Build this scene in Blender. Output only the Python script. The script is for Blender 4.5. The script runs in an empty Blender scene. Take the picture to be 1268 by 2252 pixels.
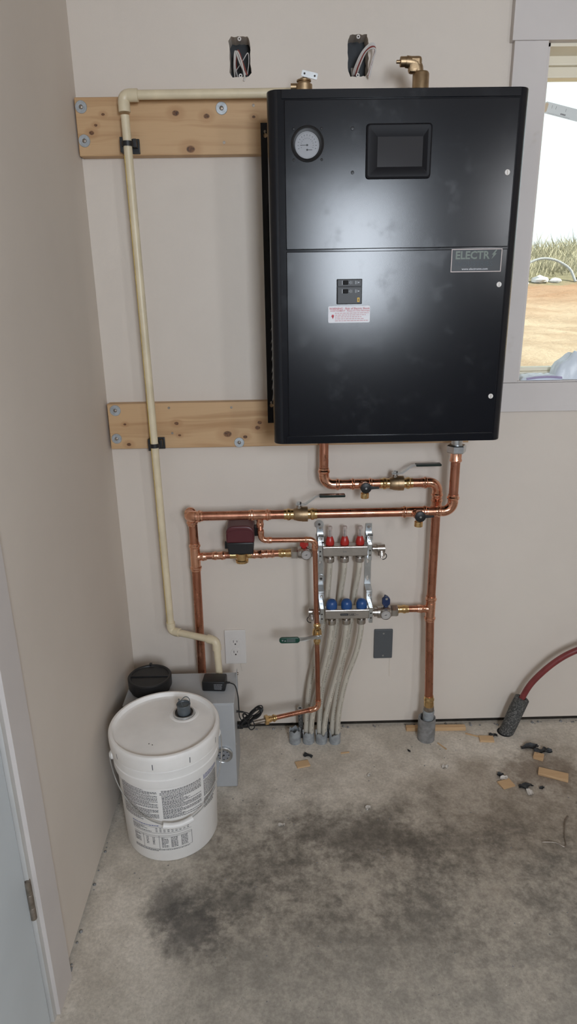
import bpy, bmesh, math, random
from math import sin, cos, pi, radians
from mathutils import Vector, Matrix, noise

random.seed(7)
S = bpy.context.scene
COL = S.collection

# ------------------------------------------------------------------ camera
cam_d = bpy.data.cameras.new('camera')
cam_d.lens = 22.974; cam_d.sensor_width = 36.0; cam_d.clip_start = 0.02; cam_d.clip_end = 500
cam = bpy.data.objects.new('camera', cam_d); COL.objects.link(cam)
_p, _yw, _r = 0.320429, -0.014318, -0.016010            # pitch down, yaw, roll
_f = Vector((-sin(_yw) * cos(_p), cos(_yw) * cos(_p), -sin(_p)))
_rt = Vector((cos(_yw), sin(_yw), 0)); _up = _rt.cross(_f)
_X = cos(_r) * _rt + sin(_r) * _up; _Y = -sin(_r) * _rt + cos(_r) * _up
_m = Matrix((_X, _Y, -_f)).transposed().to_4x4(); _m.translation = (0.5256, -2.0340, 1.5106)
cam.matrix_world = _m
S.camera = cam

# ------------------------------------------------------------------ world, sun, window light, exposure
W = bpy.data.worlds.new('world'); S.world = W; W.use_nodes = True
bg = W.node_tree.nodes['Background']
bg.inputs[0].default_value = (0.90, 0.97, 1.0, 1); bg.inputs[1].default_value = 1.4
sd = bpy.data.lights.new('sun', 'SUN'); sd.energy = 12.0; sd.angle = radians(0.6); sd.color = (1.0, 0.93, 0.82)
sun = bpy.data.objects.new('sun', sd); COL.objects.link(sun)
sun.rotation_euler = Vector((-0.75, 0.20, -0.62)).to_track_quat('-Z', 'Y').to_euler()

def window_light(name, cx, z, w, h, energy, col, y=-3.37, spread=180):
    d = bpy.data.lights.new(name, 'AREA'); d.shape = 'RECTANGLE'; d.size = w; d.size_y = h
    d.energy = energy; d.color = col; d.spread = radians(spread)
    o = bpy.data.objects.new(name, d); COL.objects.link(o)
    o.location = (cx, y, z); o.rotation_euler = (radians(90), 0, 0)
    return o
# daylight entering by the window of the wall behind the camera
window_light('daylight_door_window', 1.10, 1.76, 0.50, 0.80, 52, (0.82, 0.90, 1.0))
window_light('boiler_glow_light', 2.24, 2.02, 0.24, 0.56, 11, (0.94, 0.96, 1.0))  # added narrow light, sized and placed for the glow on the boiler's right

S.view_settings.view_transform = 'Standard'; S.view_settings.look = 'None'
S.view_settings.gamma = 1.0; S.view_settings.use_curve_mapping = False
S.view_settings.exposure = -0.12
S.cycles.use_denoising = True
S.cycles.max_bounces = 10; S.cycles.diffuse_bounces = 5; S.cycles.glossy_bounces = 4
S.cycles.transparent_max_bounces = 12; S.cycles.sample_clamp_indirect = 6

# ------------------------------------------------------------------ node helpers
class G:
    def __init__(self, name):
        self.m = bpy.data.materials.new(name); self.m.use_nodes = True
        self.t = self.m.node_tree; self.t.nodes.clear()
        self.out = self.t.nodes.new('ShaderNodeOutputMaterial')
        self._pos = None
    def n(self, typ, **kw):
        nd = self.t.nodes.new(typ)
        for k, v in kw.items(): setattr(nd, k, v)
        return nd
    def set(self, sock, v):
        if isinstance(v, bpy.types.NodeSocket): self.t.links.new(v, sock)
        elif v is not None:
            if hasattr(sock.default_value, '__len__') and not hasattr(v, '__len__'): v = (v,) * len(sock.default_value)
            if hasattr(sock.default_value, '__len__') and len(sock.default_value) == 4 and len(v) == 3: v = (*v, 1)
            sock.default_value = v
    def pos(self):
        if self._pos is None: self._pos = self.n('ShaderNodeNewGeometry').outputs['Position']
        return self._pos
    def xyz(self):
        s = self.n('ShaderNodeSeparateXYZ'); self.set(s.inputs[0], self.pos()); return s.outputs
    def math(self, op, a, b=None, c=None, clamp=False):
        nd = self.n('ShaderNodeMath', operation=op, use_clamp=clamp)
        for i, v in enumerate((a, b, c)):
            if v is not None: self.set(nd.inputs[i], v)
        return nd.outputs[0]
    def comb(self, x, y, z):
        nd = self.n('ShaderNodeCombineXYZ')
        for i, v in enumerate((x, y, z)): self.set(nd.inputs[i], v)
        return nd.outputs[0]
    def scale(self, vec, s):
        nd = self.n('ShaderNodeVectorMath', operation='MULTIPLY'); self.set(nd.inputs[0], vec); self.set(nd.inputs[1], s)
        return nd.outputs[0]
    def noise(self, scale, detail=4, rough=0.55, vec=None, dist=0.0):
        nd = self.n('ShaderNodeTexNoise'); self.set(nd.inputs['Vector'], vec or self.pos())
        self.set(nd.inputs['Scale'], scale); self.set(nd.inputs['Detail'], detail)
        self.set(nd.inputs['Roughness'], rough); self.set(nd.inputs['Distortion'], dist)
        return nd.outputs[0]
    def voro(self, scale, vec=None, feature='F1'):
        nd = self.n('ShaderNodeTexVoronoi', feature=feature); self.set(nd.inputs['Vector'], vec or self.pos()); self.set(nd.inputs['Scale'], scale)
        return nd.outputs[0]
    def smap(self, v, a, b, c=0.0, d=1.0):
        nd = self.n('ShaderNodeMapRange', interpolation_type='SMOOTHSTEP'); self.set(nd.inputs[0], v)
        for i, x in enumerate((a, b, c, d)): self.set(nd.inputs[i + 1], x)
        return nd.outputs[0]
    def mix(self, f, a, b, mode='MIX'):
        nd = self.n('ShaderNodeMix', data_type='RGBA', blend_type=mode)
        self.set(nd.inputs[0], f); self.set(nd.inputs[6], a); self.set(nd.inputs[7], b)
        return nd.outputs[2]
    def bump(self, h, strength, dist=0.002):
        nd = self.n('ShaderNodeBump'); self.set(nd.inputs['Height'], h); self.set(nd.inputs['Strength'], strength); self.set(nd.inputs['Distance'], dist)
        return nd.outputs[0]
    def pbr(self, col, rough=0.5, metal=0.0, normal=None, **kw):
        b = self.n('ShaderNodeBsdfPrincipled')
        self.set(b.inputs['Base Color'], col); self.set(b.inputs['Roughness'], rough); self.set(b.inputs['Metallic'], metal)
        if normal is not None: self.set(b.inputs['Normal'], normal)
        for k, v in kw.items(): self.set(b.inputs[k.replace('_', ' ')], v)
        self.t.links.new(b.outputs[0], self.out.inputs[0])
        return self.m

def mat(name, col, rough=0.5, metal=0.0, var=0.0, vscale=25, bump=0.0, bscale=300, rvar=0.0, **kw):
    g = G(name); c = col; r = rough; nrm = None
    if var:
        f = g.smap(g.noise(vscale, 5), 0.3, 0.7)
        c = g.mix(f, tuple(x * (1 - var) for x in col), tuple(min(1, x * (1 + var)) for x in col))
        if rvar: r = g.smap(g.noise(vscale * 1.7, 4), 0.3, 0.7, rough - rvar, rough + rvar)
    if bump: nrm = g.bump(g.noise(bscale, 3), bump, 0.001)
    return g.pbr(c, r, metal, nrm, **kw)

M = {}
def drywall():
    g = G('drywall_primer')
    f = g.smap(g.noise(1.3, 5), 0.3, 0.75)
    c = g.mix(f, (0.65, 0.58, 0.51), (0.71, 0.64, 0.565))
    smear = g.smap(g.noise(9, 6, 0.65), 0.68, 0.8, 0, 0.25)
    c = g.mix(smear, c, (0.56, 0.51, 0.46))
    h = g.math('ADD', g.noise(420, 2), g.math('MULTIPLY', g.noise(60, 3), 0.8))
    return g.pbr(c, 0.72, 0, g.bump(h, 0.12, 0.0015))
M['drywall'] = drywall()
def primed():
    g = G('primed_trim')
    c = g.mix(g.smap(g.noise(2.5, 4), 0.3, 0.7), (0.60, 0.555, 0.53), (0.65, 0.605, 0.58))
    c = g.mix(g.smap(g.noise(11, 3), 0.66, 0.76, 0, 0.5), c, (0.42, 0.36, 0.28))
    return g.pbr(c, 0.6, 0, g.bump(g.noise(200, 3), 0.08, 0.001))
M['trim'] = primed()
M['front_dimmed'] = mat('dimmed_front_wall', (0.17, 0.125, 0.08), 0.8, var=0.25, vscale=18)  # unseen wall behind the camera, toned dark so the boiler reflects less
M['ceiling'] = mat('dimmed_ceiling', (0.34, 0.29, 0.235), 0.8, var=0.1, vscale=4)  # unseen ceiling, toned dark to cut bounced light on the upper wall
M['door_white'] = mat('door_paint', (0.60, 0.65, 0.68), 0.45, var=0.04, vscale=4, bump=0.06, bscale=120)
M['jamb'] = mat('jamb_primer', (0.56, 0.55, 0.53), 0.6, var=0.05, vscale=6)
M['gap_shade'] = mat('sill_plate_shade', (0.022, 0.017, 0.012), 0.9, var=0.4, vscale=40)  # near black: the shade of the wall-base gap is put into the colour
def concrete():
    g = G('concrete_slab'); x, y, z = g.xyz()
    n1 = g.noise(1.7, 7, 0.62); n2 = g.noise(5.2, 12, 0.74); n3 = g.noise(34, 6, 0.7)
    w = g.math('SUBTRACT', n1, 0.5); w2 = g.math('SUBTRACT', n2, 0.5)
    yy = g.math('ADD', y, g.math('ADD', g.math('MULTIPLY', w, 0.55), g.math('MULTIPLY', w2, 0.5)))
    xx = g.math('ADD', x, g.math('ADD', g.math('MULTIPLY', w, 0.25), g.math('MULTIPLY', w2, 0.35)))
    worn = g.math('MULTIPLY', g.smap(yy, -0.22, -0.55), g.smap(xx, 0.14, 0.34))
    base = g.mix(g.smap(n2, 0.35, 0.68), (0.50, 0.45, 0.38), (0.74, 0.675, 0.59))
    dark = g.mix(g.smap(g.math('ADD', g.math('MULTIPLY', n2, 0.6), g.math('MULTIPLY', n3, 0.4)), 0.38, 0.62), (0.12, 0.105, 0.087), (0.42, 0.37, 0.305))
    front = g.smap(yy, -0.70, -1.10)
    dark = g.mix(g.math('MULTIPLY', front, 0.55), dark, (0.45, 0.415, 0.36))
    c = g.mix(g.math('MULTIPLY', worn, 0.88), base, dark)
    # brown mud film by the wall, dark spill stains
    mud = g.math('MULTIPLY', g.smap(xx, 0.62, 1.2), g.math('MULTIPLY', g.smap(yy, -0.12, -0.30), g.smap(yy, -0.75, -0.42)))
    c = g.mix(g.math('MULTIPLY', mud, 0.42), c, (0.25, 0.185, 0.125))
    def blot(cx, cy, rx, ry, amt, col, cc):
        dx = g.math('DIVIDE', g.math('SUBTRACT', x, cx), rx); dy = g.math('DIVIDE', g.math('SUBTRACT', y, cy), ry)
        d = g.math('SQRT', g.math('ADD', g.math('MULTIPLY', dx, dx), g.math('MULTIPLY', dy, dy)))
        d = g.math('ADD', d, g.math('ADD', g.math('MULTIPLY', w2, 2.6), g.math('MULTIPLY', g.math('SUBTRACT', n3, 0.5), 1.2)))
        return g.mix(g.smap(d, 1.3, 0.2, 0, amt), cc, col)
    c = blot(0.205, -0.73, 0.06, 0.10, 0.6, (0.055, 0.052, 0.05), c)
    c = blot(0.275, -0.80, 0.10, 0.085, 0.65, (0.06, 0.057, 0.055), c)
    c = blot(0.40, -0.72, 0.13, 0.07, 0.5, (0.09, 0.083, 0.072), c)
    c = blot(0.72, -0.52, 0.26, 0.10, 0.5, (0.10, 0.085, 0.068), c)
    c = blot(1.00, -0.55, 0.16, 0.07, 0.45, (0.10, 0.085, 0.068), c)
    c = blot(1.36, -0.27, 0.13, 0.09, 0.5, (0.13, 0.085, 0.055), c)
    c = g.mix(g.smap(n3, 0.62, 0.72, 0, 0.55), c, g.scale(c, (0.45, 0.43, 0.4)))
    c = g.mix(g.smap(g.voro(75), 0.10, 0.05, 0, 0.55), c, (0.10, 0.09, 0.08))
    c = g.mix(g.math('MULTIPLY', g.smap(g.voro(48), 0.085, 0.05), g.smap(n2, 0.5, 0.6)), c, (0.62, 0.58, 0.52))
    n4 = g.noise(115, 5, 0.7)
    c = g.mix(1.0, c, g.mix(g.smap(n4, 0.34, 0.66), (0.87, 0.865, 0.86), (1.08, 1.08, 1.075)), 'MULTIPLY')
    c = g.mix(1.0, c, g.mix(g.smap(n3, 0.36, 0.64), (0.94, 0.935, 0.93), (1.03, 1.03, 1.03)), 'MULTIPLY')
    h = g.math('ADD', g.math('MULTIPLY', n3, 0.7), g.math('MULTIPLY', g.noise(180, 4), 0.5))
    return g.pbr(c, g.smap(n2, 0.3, 0.7, 0.62, 0.85), 0, g.bump(h, 0.35, 0.003))
M['concrete'] = concrete()

def wood(name, knots, zc, light=(0.56, 0.36, 0.19), dark=(0.38, 0.205, 0.085)):
    g = G(name); x, y, z = g.xyz()
    bend = None; kn = None; halo = None
    for (kx, kz, r) in knots:
        dx = g.math('DIVIDE', g.math('SUBTRACT', x, kx), r * 1.35); dz = g.math('DIVIDE', g.math('SUBTRACT', z, kz), r)
        d = g.math('ADD', g.math('MULTIPLY', dx, dx), g.math('MULTIPLY', dz, dz))
        k = g.smap(d, 1.0, 0.35); hl = g.smap(d, 9.0, 0.5)
        b = g.math('MULTIPLY', g.math('DIVIDE', dz, g.math('ADD', d, 1.0)), r * 1.6)
        kn = k if kn is None else g.math('MAXIMUM', kn, k)
        halo = hl if halo is None else g.math('MAXIMUM', halo, hl)
        bend = b if bend is None else g.math('ADD', bend, b)
    zz = g.math('SUBTRACT', z, bend)
    v = g.comb(g.math('MULTIPLY', x, 1.1), g.math('MULTIPLY', y, 12), g.math('MULTIPLY', zz, 22))
    grain = g.noise(1.6, 4, 0.5, v, 0.6); fine = g.noise(14, 4, 0.6, g.comb(g.math('MULTIPLY', x, 0.7), y, g.math('MULTIPLY', zz, 30)))
    c = g.mix(g.smap(grain, 0.48, 0.72, 0, 0.75), light, dark)
    c = g.mix(g.smap(fine, 0.5, 0.8, 0, 0.22), c, dark)
    c = g.mix(g.math('MULTIPLY', halo, 0.42), c, (0.36, 0.18, 0.07))
    kc = g.mix(g.smap(g.noise(160, 3), 0.35, 0.65), (0.055, 0.022, 0.01), (0.2, 0.085, 0.03))
    c = g.mix(kn, c, kc)
    return g.pbr(c, 0.55, 0, g.bump(fine, 0.12, 0.001))
M['board_hi'] = wood('pine_upper', [(0.27, 1.976, 0.008), (0.352, 1.968, 0.007), (0.305, 1.890, 0.010), (0.055, 1.950, 0.004), (0.077, 1.975, 0.004), (0.042, 1.932, 0.006), (0.478, 1.965, 0.004)], 1.945)
M['board_lo'] = wood('pine_lower', [(0.215, 1.142, 0.006), (0.37, 1.106, 0.011), (0.47, 1.140, 0.006), (0.463, 1.124, 0.007), (0.424, 1.096, 0.006), (0.057, 1.142, 0.004), (0.064, 1.079, 0.006), (0.222, 1.105, 0.004)], 1.135)
M['scrap_wood'] = wood('scrap_wood', [(9, 9, 0.01)], 0, (0.60, 0.40, 0.22), (0.46, 0.27, 0.13))

def copper(name, a, b, rough):
    g = G(name)
    f = g.smap(g.noise(26, 5, 0.6, g.scale(g.pos(), (1, 1, 0.35))), 0.35, 0.68)
    c = g.mix(f, a, b)
    sp = g.smap(g.noise(70, 4), 0.66, 0.76, 0, 0.5)
    c = g.mix(sp, c, (0.22, 0.10, 0.07))
    return g.pbr(c, g.smap(g.noise(40, 4), 0.3, 0.7, rough - 0.06, rough + 0.1), 1.0, g.bump(g.noise(120, 3), 0.03, 0.001))
M['copper'] = copper('copper_tube', (0.46, 0.195, 0.125), (0.60, 0.29, 0.19), 0.3)
M['copper_fit'] = copper('copper_fitting', (0.74, 0.37, 0.24), (0.88, 0.50, 0.35), 0.2)
M['brass'] = mat('brass', (0.72, 0.50, 0.24), 0.25, 1.0, var=0.15, vscale=60)
M['brass_dull'] = mat('cast_brass', (0.42, 0.30, 0.18), 0.45, 1.0, var=0.15, vscale=50, bump=0.08, bscale=400)
M['steel'] = mat('zinc_steel', (0.62, 0.64, 0.65), 0.3, 1.0, var=0.1, vscale=40)
M['stainless'] = mat('stainless', (0.56, 0.53, 0.50), 0.30, 1.0, var=0.08, vscale=30)
M['nickel'] = mat('nickel', (0.50, 0.47, 0.44), 0.28, 1.0, var=0.1, vscale=60)
M['washer'] = mat('galvanised_washer', (0.42, 0.45, 0.47), 0.45, 0.7, var=0.15, vscale=90)
def powder():
    g = G('black_powder_coat')
    h = g.math('ADD', g.noise(330, 2), g.math('MULTIPLY', g.noise(1200, 2), 0.4))
    smudge = g.smap(g.noise(14, 5, 0.65), 0.52, 0.72)
    r = g.math('ADD', 0.20, g.math('MULTIPLY', smudge, 0.05))
    return g.pbr((0.006, 0.007, 0.010), r, 0, g.bump(h, 0.025, 0.0006), Specular_IOR_Level=0.36)
M['powder'] = powder()
M['black'] = mat('black_plastic', (0.010, 0.010, 0.011), 0.45)
M['black_matte'] = mat('black_matte', (0.006, 0.006, 0.007), 0.8)
M['inner_black'] = mat('inner_box_black', (0.010, 0.013, 0.016), 0.5, var=0.3, vscale=30)
M['screen'] = mat('display_glass', (0.045, 0.045, 0.048), 0.08)
M['frame_black'] = mat('frame_black', (0.006, 0.006, 0.008), 0.55, Specular_IOR_Level=0.25)
M['dial'] = mat('dial_face', (0.25, 0.255, 0.27), 0.35)
M['dial_white'] = mat('dial_white', (0.42, 0.395, 0.375), 0.4)
M['ink'] = mat('black_ink', (0.03, 0.03, 0.032), 0.6)
M['ink_soft'] = mat('faded_print', (0.16, 0.16, 0.17), 0.7)
M['bucket_ink'] = mat('bucket_print', (0.055, 0.055, 0.06), 0.7)
M['ink_blue'] = mat('blue_ink', (0.06, 0.08, 0.26), 0.7)
M['red_ink'] = mat('red_ink', (0.55, 0.07, 0.09), 0.6)
M['pink_ink'] = mat('pale_red_ink', (0.60, 0.36, 0.38), 0.6)
M['white_paper'] = mat('white_label', (0.74, 0.74, 0.77), 0.5)
M['logo_line'] = mat('logo_outline', (0.60, 0.50, 0.47), 0.5)
M['logo_text'] = mat('logo_lettering', (0.155, 0.185, 0.155), 0.5)
M['logo_dark'] = mat('logo_dark_lettering', (0.03, 0.042, 0.05), 0.5)
M['logo_bg'] = mat('logo_ground', (0.016, 0.019, 0.022), 0.45)
M['url_text'] = mat('web_lettering', (0.55, 0.55, 0.58), 0.5)
M['yellow'] = mat('yellow_sticker', (0.75, 0.45, 0.04), 0.5)
M['cream'] = mat('cream_cpvc', (0.70, 0.60, 0.42), 0.38, var=0.07, vscale=14)
M['stripe'] = mat('yellow_print_stripe', (0.52, 0.37, 0.08), 0.5, var=0.2, vscale=60)
M['pex'] = mat('milky_pex', (0.66, 0.61, 0.52), 0.32, var=0.06, vscale=20, Transmission_Weight=0.25, IOR=1.25)
M['pex_ink'] = mat('pex_print', (0.28, 0.25, 0.20), 0.6)
M['red_cap'] = mat('red_collar', (0.42, 0.022, 0.016), 0.3)
M['maroon'] = mat('maroon_housing', (0.085, 0.012, 0.016), 0.42)
M['blue_cap'] = mat('blue_cap', (0.018, 0.075, 0.24), 0.35)
M['navy'] = mat('navy_knob', (0.012, 0.028, 0.09), 0.35)
M['green'] = mat('green_grip', (0.006, 0.055, 0.035), 0.35)
M['grip_dark'] = mat('dark_green_grip', (0.006, 0.016, 0.012), 0.3)
M['red_hose'] = mat('red_tube', (0.20, 0.035, 0.035), 0.42, var=0.15, vscale=30)
M['grey_pvc'] = mat('grey_conduit', (0.30, 0.315, 0.325), 0.5, var=0.2, vscale=55, bump=0.1, bscale=150)
M['grey_sleeve'] = mat('scuffed_grey_conduit', (0.22, 0.215, 0.21), 0.6, var=0.25, vscale=45, bump=0.1, bscale=150)
M['grey_plate'] = mat('grey_cover', (0.085, 0.092, 0.098), 0.5, bump=0.05, bscale=500)
M['plate_white'] = mat('white_nylon', (0.70, 0.665, 0.63), 0.4)
M['slot'] = mat('slot_dark', (0.04, 0.035, 0.03), 0.7)
M['box_grey'] = mat('feeder_grey', (0.42, 0.43, 0.44), 0.42, var=0.04, vscale=10)
M['bucket'] = mat('white_hdpe', (0.86, 0.84, 0.81), 0.4, var=0.04, vscale=8, bump=0.05, bscale=180)
M['lid'] = mat('white_lid', (0.87, 0.845, 0.81), 0.42, var=0.05, vscale=9, bump=0.05, bscale=140)
M['spout'] = mat('grey_spout_cap', (0.085, 0.10, 0.11), 0.4)
M['vinyl'] = mat('vinyl_frame', (0.80, 0.74, 0.60), 0.4)
M['film'] = mat('plastic_bag', (0.75, 0.82, 0.90), 0.25, bump=0.3, bscale=60)
M['film_hem'] = mat('lilac_bag_hem', (0.42, 0.36, 0.55), 0.4)
M['wire_white'] = mat('cable_jacket', (0.62, 0.59, 0.56), 0.5)
M['wire_black'] = mat('wire_black', (0.015, 0.015, 0.016), 0.45)
M['wire_red'] = mat('wire_red', (0.25, 0.05, 0.04), 0.45)
M['tape_tag'] = mat('window_tag', (0.70, 0.74, 0.74), 0.5)
M['tag_end'] = mat('tag_tip', (0.62, 0.50, 0.36), 0.5)
M['rubber_scrap'] = mat('black_scrap', (0.03, 0.032, 0.034), 0.6, var=0.5, vscale=80)
M['paper_scrap'] = mat('paper_scrap', (0.62, 0.58, 0.53), 0.8)
M['hinge'] = mat('hinge_bronze', (0.28, 0.24, 0.20), 0.45, 0.8, var=0.2, vscale=80)
M['gasket'] = mat('door_gasket', (0.10, 0.085, 0.07), 0.7)
def foam():
    g = G('foam_insulation')
    c = g.mix(g.smap(g.noise(190, 5, 0.75), 0.46, 0.66), (0.05, 0.05, 0.048), (0.24, 0.235, 0.22))
    return g.pbr(c, 0.85, 0, g.bump(g.noise(220, 4), 0.5, 0.002))
M['foam'] = foam()
def glass(name, refl, tint=(0.97, 1, 0.99)):
    g = G(name); tr = g.n('ShaderNodeBsdfTransparent'); gl = g.n('ShaderNodeBsdfGlossy'); mx = g.n('ShaderNodeMixShader')
    g.set(tr.inputs[0], tint); g.set(gl.inputs['Roughness'], 0.03); g.set(mx.inputs[0], refl)
    g.t.links.new(tr.outputs[0], mx.inputs[1]); g.t.links.new(gl.outputs[0], mx.inputs[2]); g.t.links.new(mx.outputs[0], g.out.inputs[0])
    return g.m
M['pane'] = glass('window_glass', 0.006)
M['clear'] = glass('clear_tube', 0.10, (0.90, 0.86, 0.84))
def clouded(m, f):
    t = m.node_tree; out = next(n for n in t.nodes if n.type == 'OUTPUT_MATERIAL'); src = out.inputs[0].links[0].from_socket
    d = t.nodes.new('ShaderNodeBsdfDiffuse'); d.inputs[0].default_value = (0.80, 0.74, 0.70, 1); mx = t.nodes.new('ShaderNodeMixShader'); mx.inputs[0].default_value = f
    t.links.new(src, mx.inputs[1]); t.links.new(d.outputs[0], mx.inputs[2]); t.links.new(mx.outputs[0], out.inputs[0])
clouded(M['clear'], 0.28)
def earth():
    g = G('sandy_soil'); x, y, z = g.xyz()
    v = g.comb(g.math('MULTIPLY', x, 0.5), y, g.math('MULTIPLY', z, 2.2))
    n = g.noise(2.2, 7, 0.65, v)
    c = g.mix(g.smap(n, 0.35, 0.65), (0.34, 0.25, 0.165), (0.45, 0.355, 0.25))
    red = g.math('MULTIPLY', g.smap(g.math('ADD', z, g.math('MULTIPLY', g.noise(0.8, 4), 0.5)), 1.35, 1.75), 0.6)
    c = g.mix(red, c, (0.32, 0.155, 0.07))
    dry = g.smap(g.math('ADD', y, g.math('MULTIPLY', n, 1.5)), 10.6, 11.2)
    c = g.mix(dry, c, (0.22, 0.20, 0.12))
    return g.pbr(c, 0.95, 0, g.bump(g.noise(9, 8, 0.7, v), 0.8, 0.12))
M['earth'] = earth()
M['grass'] = mat('dry_grass', (0.40, 0.375, 0.27), 0.8, var=0.4, vscale=3)
M['debris_white'] = mat('white_rubble', (0.55, 0.55, 0.55), 0.8)

# ------------------------------------------------------------------ geometry helpers
def V(*a): return Vector(a[0]) if len(a) == 1 else Vector(a)
class MB:
    def __init__(self): self.v = []; self.f = []; self.bev = False
    def add(self, vs, fs):
        o = len(self.v); self.v += [Vector(p) for p in vs]; self.f += [tuple(i + o for i in f) for f in fs]; return self
    def box(self, x0, x1, y0, y1, z0, z1, bev=0.0, seg=2):
        if bev:
            bm = bmesh.new(); bmesh.ops.create_cube(bm, size=1)
            for v in bm.verts: v.co = V((x0 + x1) / 2 + v.co.x * (x1 - x0), (y0 + y1) / 2 + v.co.y * (y1 - y0), (z0 + z1) / 2 + v.co.z * (z1 - z0))
            bmesh.ops.bevel(bm, geom=bm.edges[:], offset=bev, segments=seg, profile=0.5, affect='EDGES'); self.bev = True
            return self.bm(bm)
        p = [(x, y, z) for x in (x0, x1) for y in (y0, y1) for z in (z0, z1)]
        return self.add(p, [(0, 1, 3, 2), (4, 6, 7, 5), (0, 4, 5, 1), (2, 3, 7, 6), (0, 2, 6, 4), (1, 5, 7, 3)])
    def bm(self, bm, mtx=None):
        bm.verts.ensure_lookup_table(); bm.verts.index_update()
        self.add([(mtx @ v.co) if mtx else v.co for v in bm.verts], [[v.index for v in f.verts] for f in bm.faces]); bm.free(); return self
    def lathe(self, o, d, prof, n=20, caps=True, ref=None):
        """prof: list of (distance along d, radius)"""
        o = V(o); d = V(d).normalized()
        a = V(ref).normalized() if ref else d.orthogonal().normalized()
        a = (a - d * a.dot(d)).normalized(); b = d.cross(a)
        vs = []; fs = []
        for (h, r) in prof:
            for i in range(n):
                t = 2 * pi * i / n; vs.append(o + d * h + (a * cos(t) + b * sin(t)) * r)
        for k in range(len(prof) - 1):
            for i in range(n):
                j = (i + 1) % n; fs.append((k * n + i, k * n + j, (k + 1) * n + j, (k + 1) * n + i))
        if caps:
            fs.append(tuple(range(n - 1, -1, -1))); fs.append(tuple((len(prof) - 1) * n + i for i in range(n)))
        return self.add(vs, fs)
    def tube(self, pts, r, n=12, caps=True, r2=None):
        pts = [V(p) for p in pts]; m = len(pts); vs = []; fs = []
        t = [(pts[min(i + 1, m - 1)] - pts[max(i - 1, 0)]).normalized() for i in range(m)]
        a = t[0].orthogonal().normalized()
        for i in range(m):
            a = (a - t[i] * a.dot(t[i])).normalized(); b = t[i].cross(a)
            rr = r if r2 is None else r + (r2 - r) * i / max(1, m - 1)
            for k in range(n):
                q = 2 * pi * k / n; vs.append(pts[i] + (a * cos(q) + b * sin(q)) * rr)
        for i in range(m - 1):
            for k in range(n):
                j = (k + 1) % n; fs.append((i * n + k, i * n + j, (i + 1) * n + j, (i + 1) * n + k))
        if caps: fs.append(tuple(range(n - 1, -1, -1))); fs.append(tuple((m - 1) * n + k for k in range(n)))
        return self.add(vs, fs)
    def prism(self, poly, mp, t0, t1, bev=0.0):
        """poly in (u, w), mp(u, w, t) -> point"""
        n = len(poly)
        vs = [mp(u, w, t0) for u, w in poly] + [mp(u, w, t1) for u, w in poly]
        fs = [tuple(range(n)), tuple(range(2 * n - 1, n - 1, -1))] + [(i, i + n, (i + 1) % n + n, (i + 1) % n) for i in range(n)]
        if bev:
            bm = bmesh.new(); bv = [bm.verts.new(v) for v in vs]
            for f in fs: bm.faces.new([bv[i] for i in f])
            bmesh.ops.recalc_face_normals(bm, faces=bm.faces[:])
            bmesh.ops.bevel(bm, geom=[e for e in bm.edges if e.calc_face_angle(0) > 0.7], offset=bev, segments=2, profile=0.5, affect='EDGES'); self.bev = True
            return self.bm(bm)
        return self.add(vs, fs)
    def ring(self, o, d, r0, r1, h, n=32, ref=None):
        """flat washer shape"""
        return self.lathe(o, d, [(0, r0), (0, r1), (h, r1), (h, r0), (0, r0)], n, False, ref)

ORG = {}
def finish(name, mb, m, org, parent=None, smooth=True, ang=35):
    me = bpy.data.meshes.new(name); o0 = V(org)
    me.from_pydata([v - o0 for v in mb.v], [], mb.f); me.update()
    bm = bmesh.new(); bm.from_mesh(me); bmesh.ops.recalc_face_normals(bm, faces=bm.faces[:]); bm.to_mesh(me); bm.free()
    if smooth:
        me.polygons.foreach_set('use_smooth', [True] * len(me.polygons)); me.set_sharp_from_angle(angle=radians(min(ang, 21) if mb.bev else ang))
    me.materials.append(M[m] if isinstance(m, str) else m)
    o = bpy.data.objects.new(name, me); COL.objects.link(o)
    if parent: o.parent = parent
    else: o.location = o0
    ORG[o.name] = o0
    return o
def tag(o, label, cat, group=None):
    o['label'] = label; o['category'] = cat
    if group: o['group'] = group
    return o
def thing(name, label, cat, loc, group=None):
    o = bpy.data.objects.new(name, None); o.empty_display_size = 0.03; COL.objects.link(o); o.location = loc; ORG[o.name] = V(loc)
    return tag(o, label, cat, group)
def part(name, mb, m, parent, **kw):
    return finish(name, mb, m, ORG[parent.name], parent, **kw)
def solo(name, mb, m, label, cat, group=None, **kw):
    xs = [v.x for v in mb.v]; ys = [v.y for v in mb.v]; zs = [v.z for v in mb.v]
    return tag(finish(name, mb, m, ((min(xs) + max(xs)) / 2, (min(ys) + max(ys)) / 2, min(zs)), None, **kw), label, cat, group)
def struct(name, mb, m, parent=None, **kw):
    o = finish(name, mb, m, ORG[parent.name] if parent else (0, 0, 0), parent, **kw)
    if not parent: o['kind'] = 'structure'
    return o
def box(*a, **k): return MB().box(*a, **k)
def spline(pts, n=8):
    P = [V(p) for p in pts]; P = [P[0] * 2 - P[1]] + P + [P[-1] * 2 - P[-2]]; out = []
    for i in range(1, len(P) - 2):
        for k in range(n):
            t = k / n; a, b, c, d = P[i - 1:i + 3]
            out.append(0.5 * (2 * b + (c - a) * t + (2 * a - 5 * b + 4 * c - d) * t * t + (3 * b - a - 3 * c + d) * t ** 3))
    return out + [P[-2]]
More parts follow.
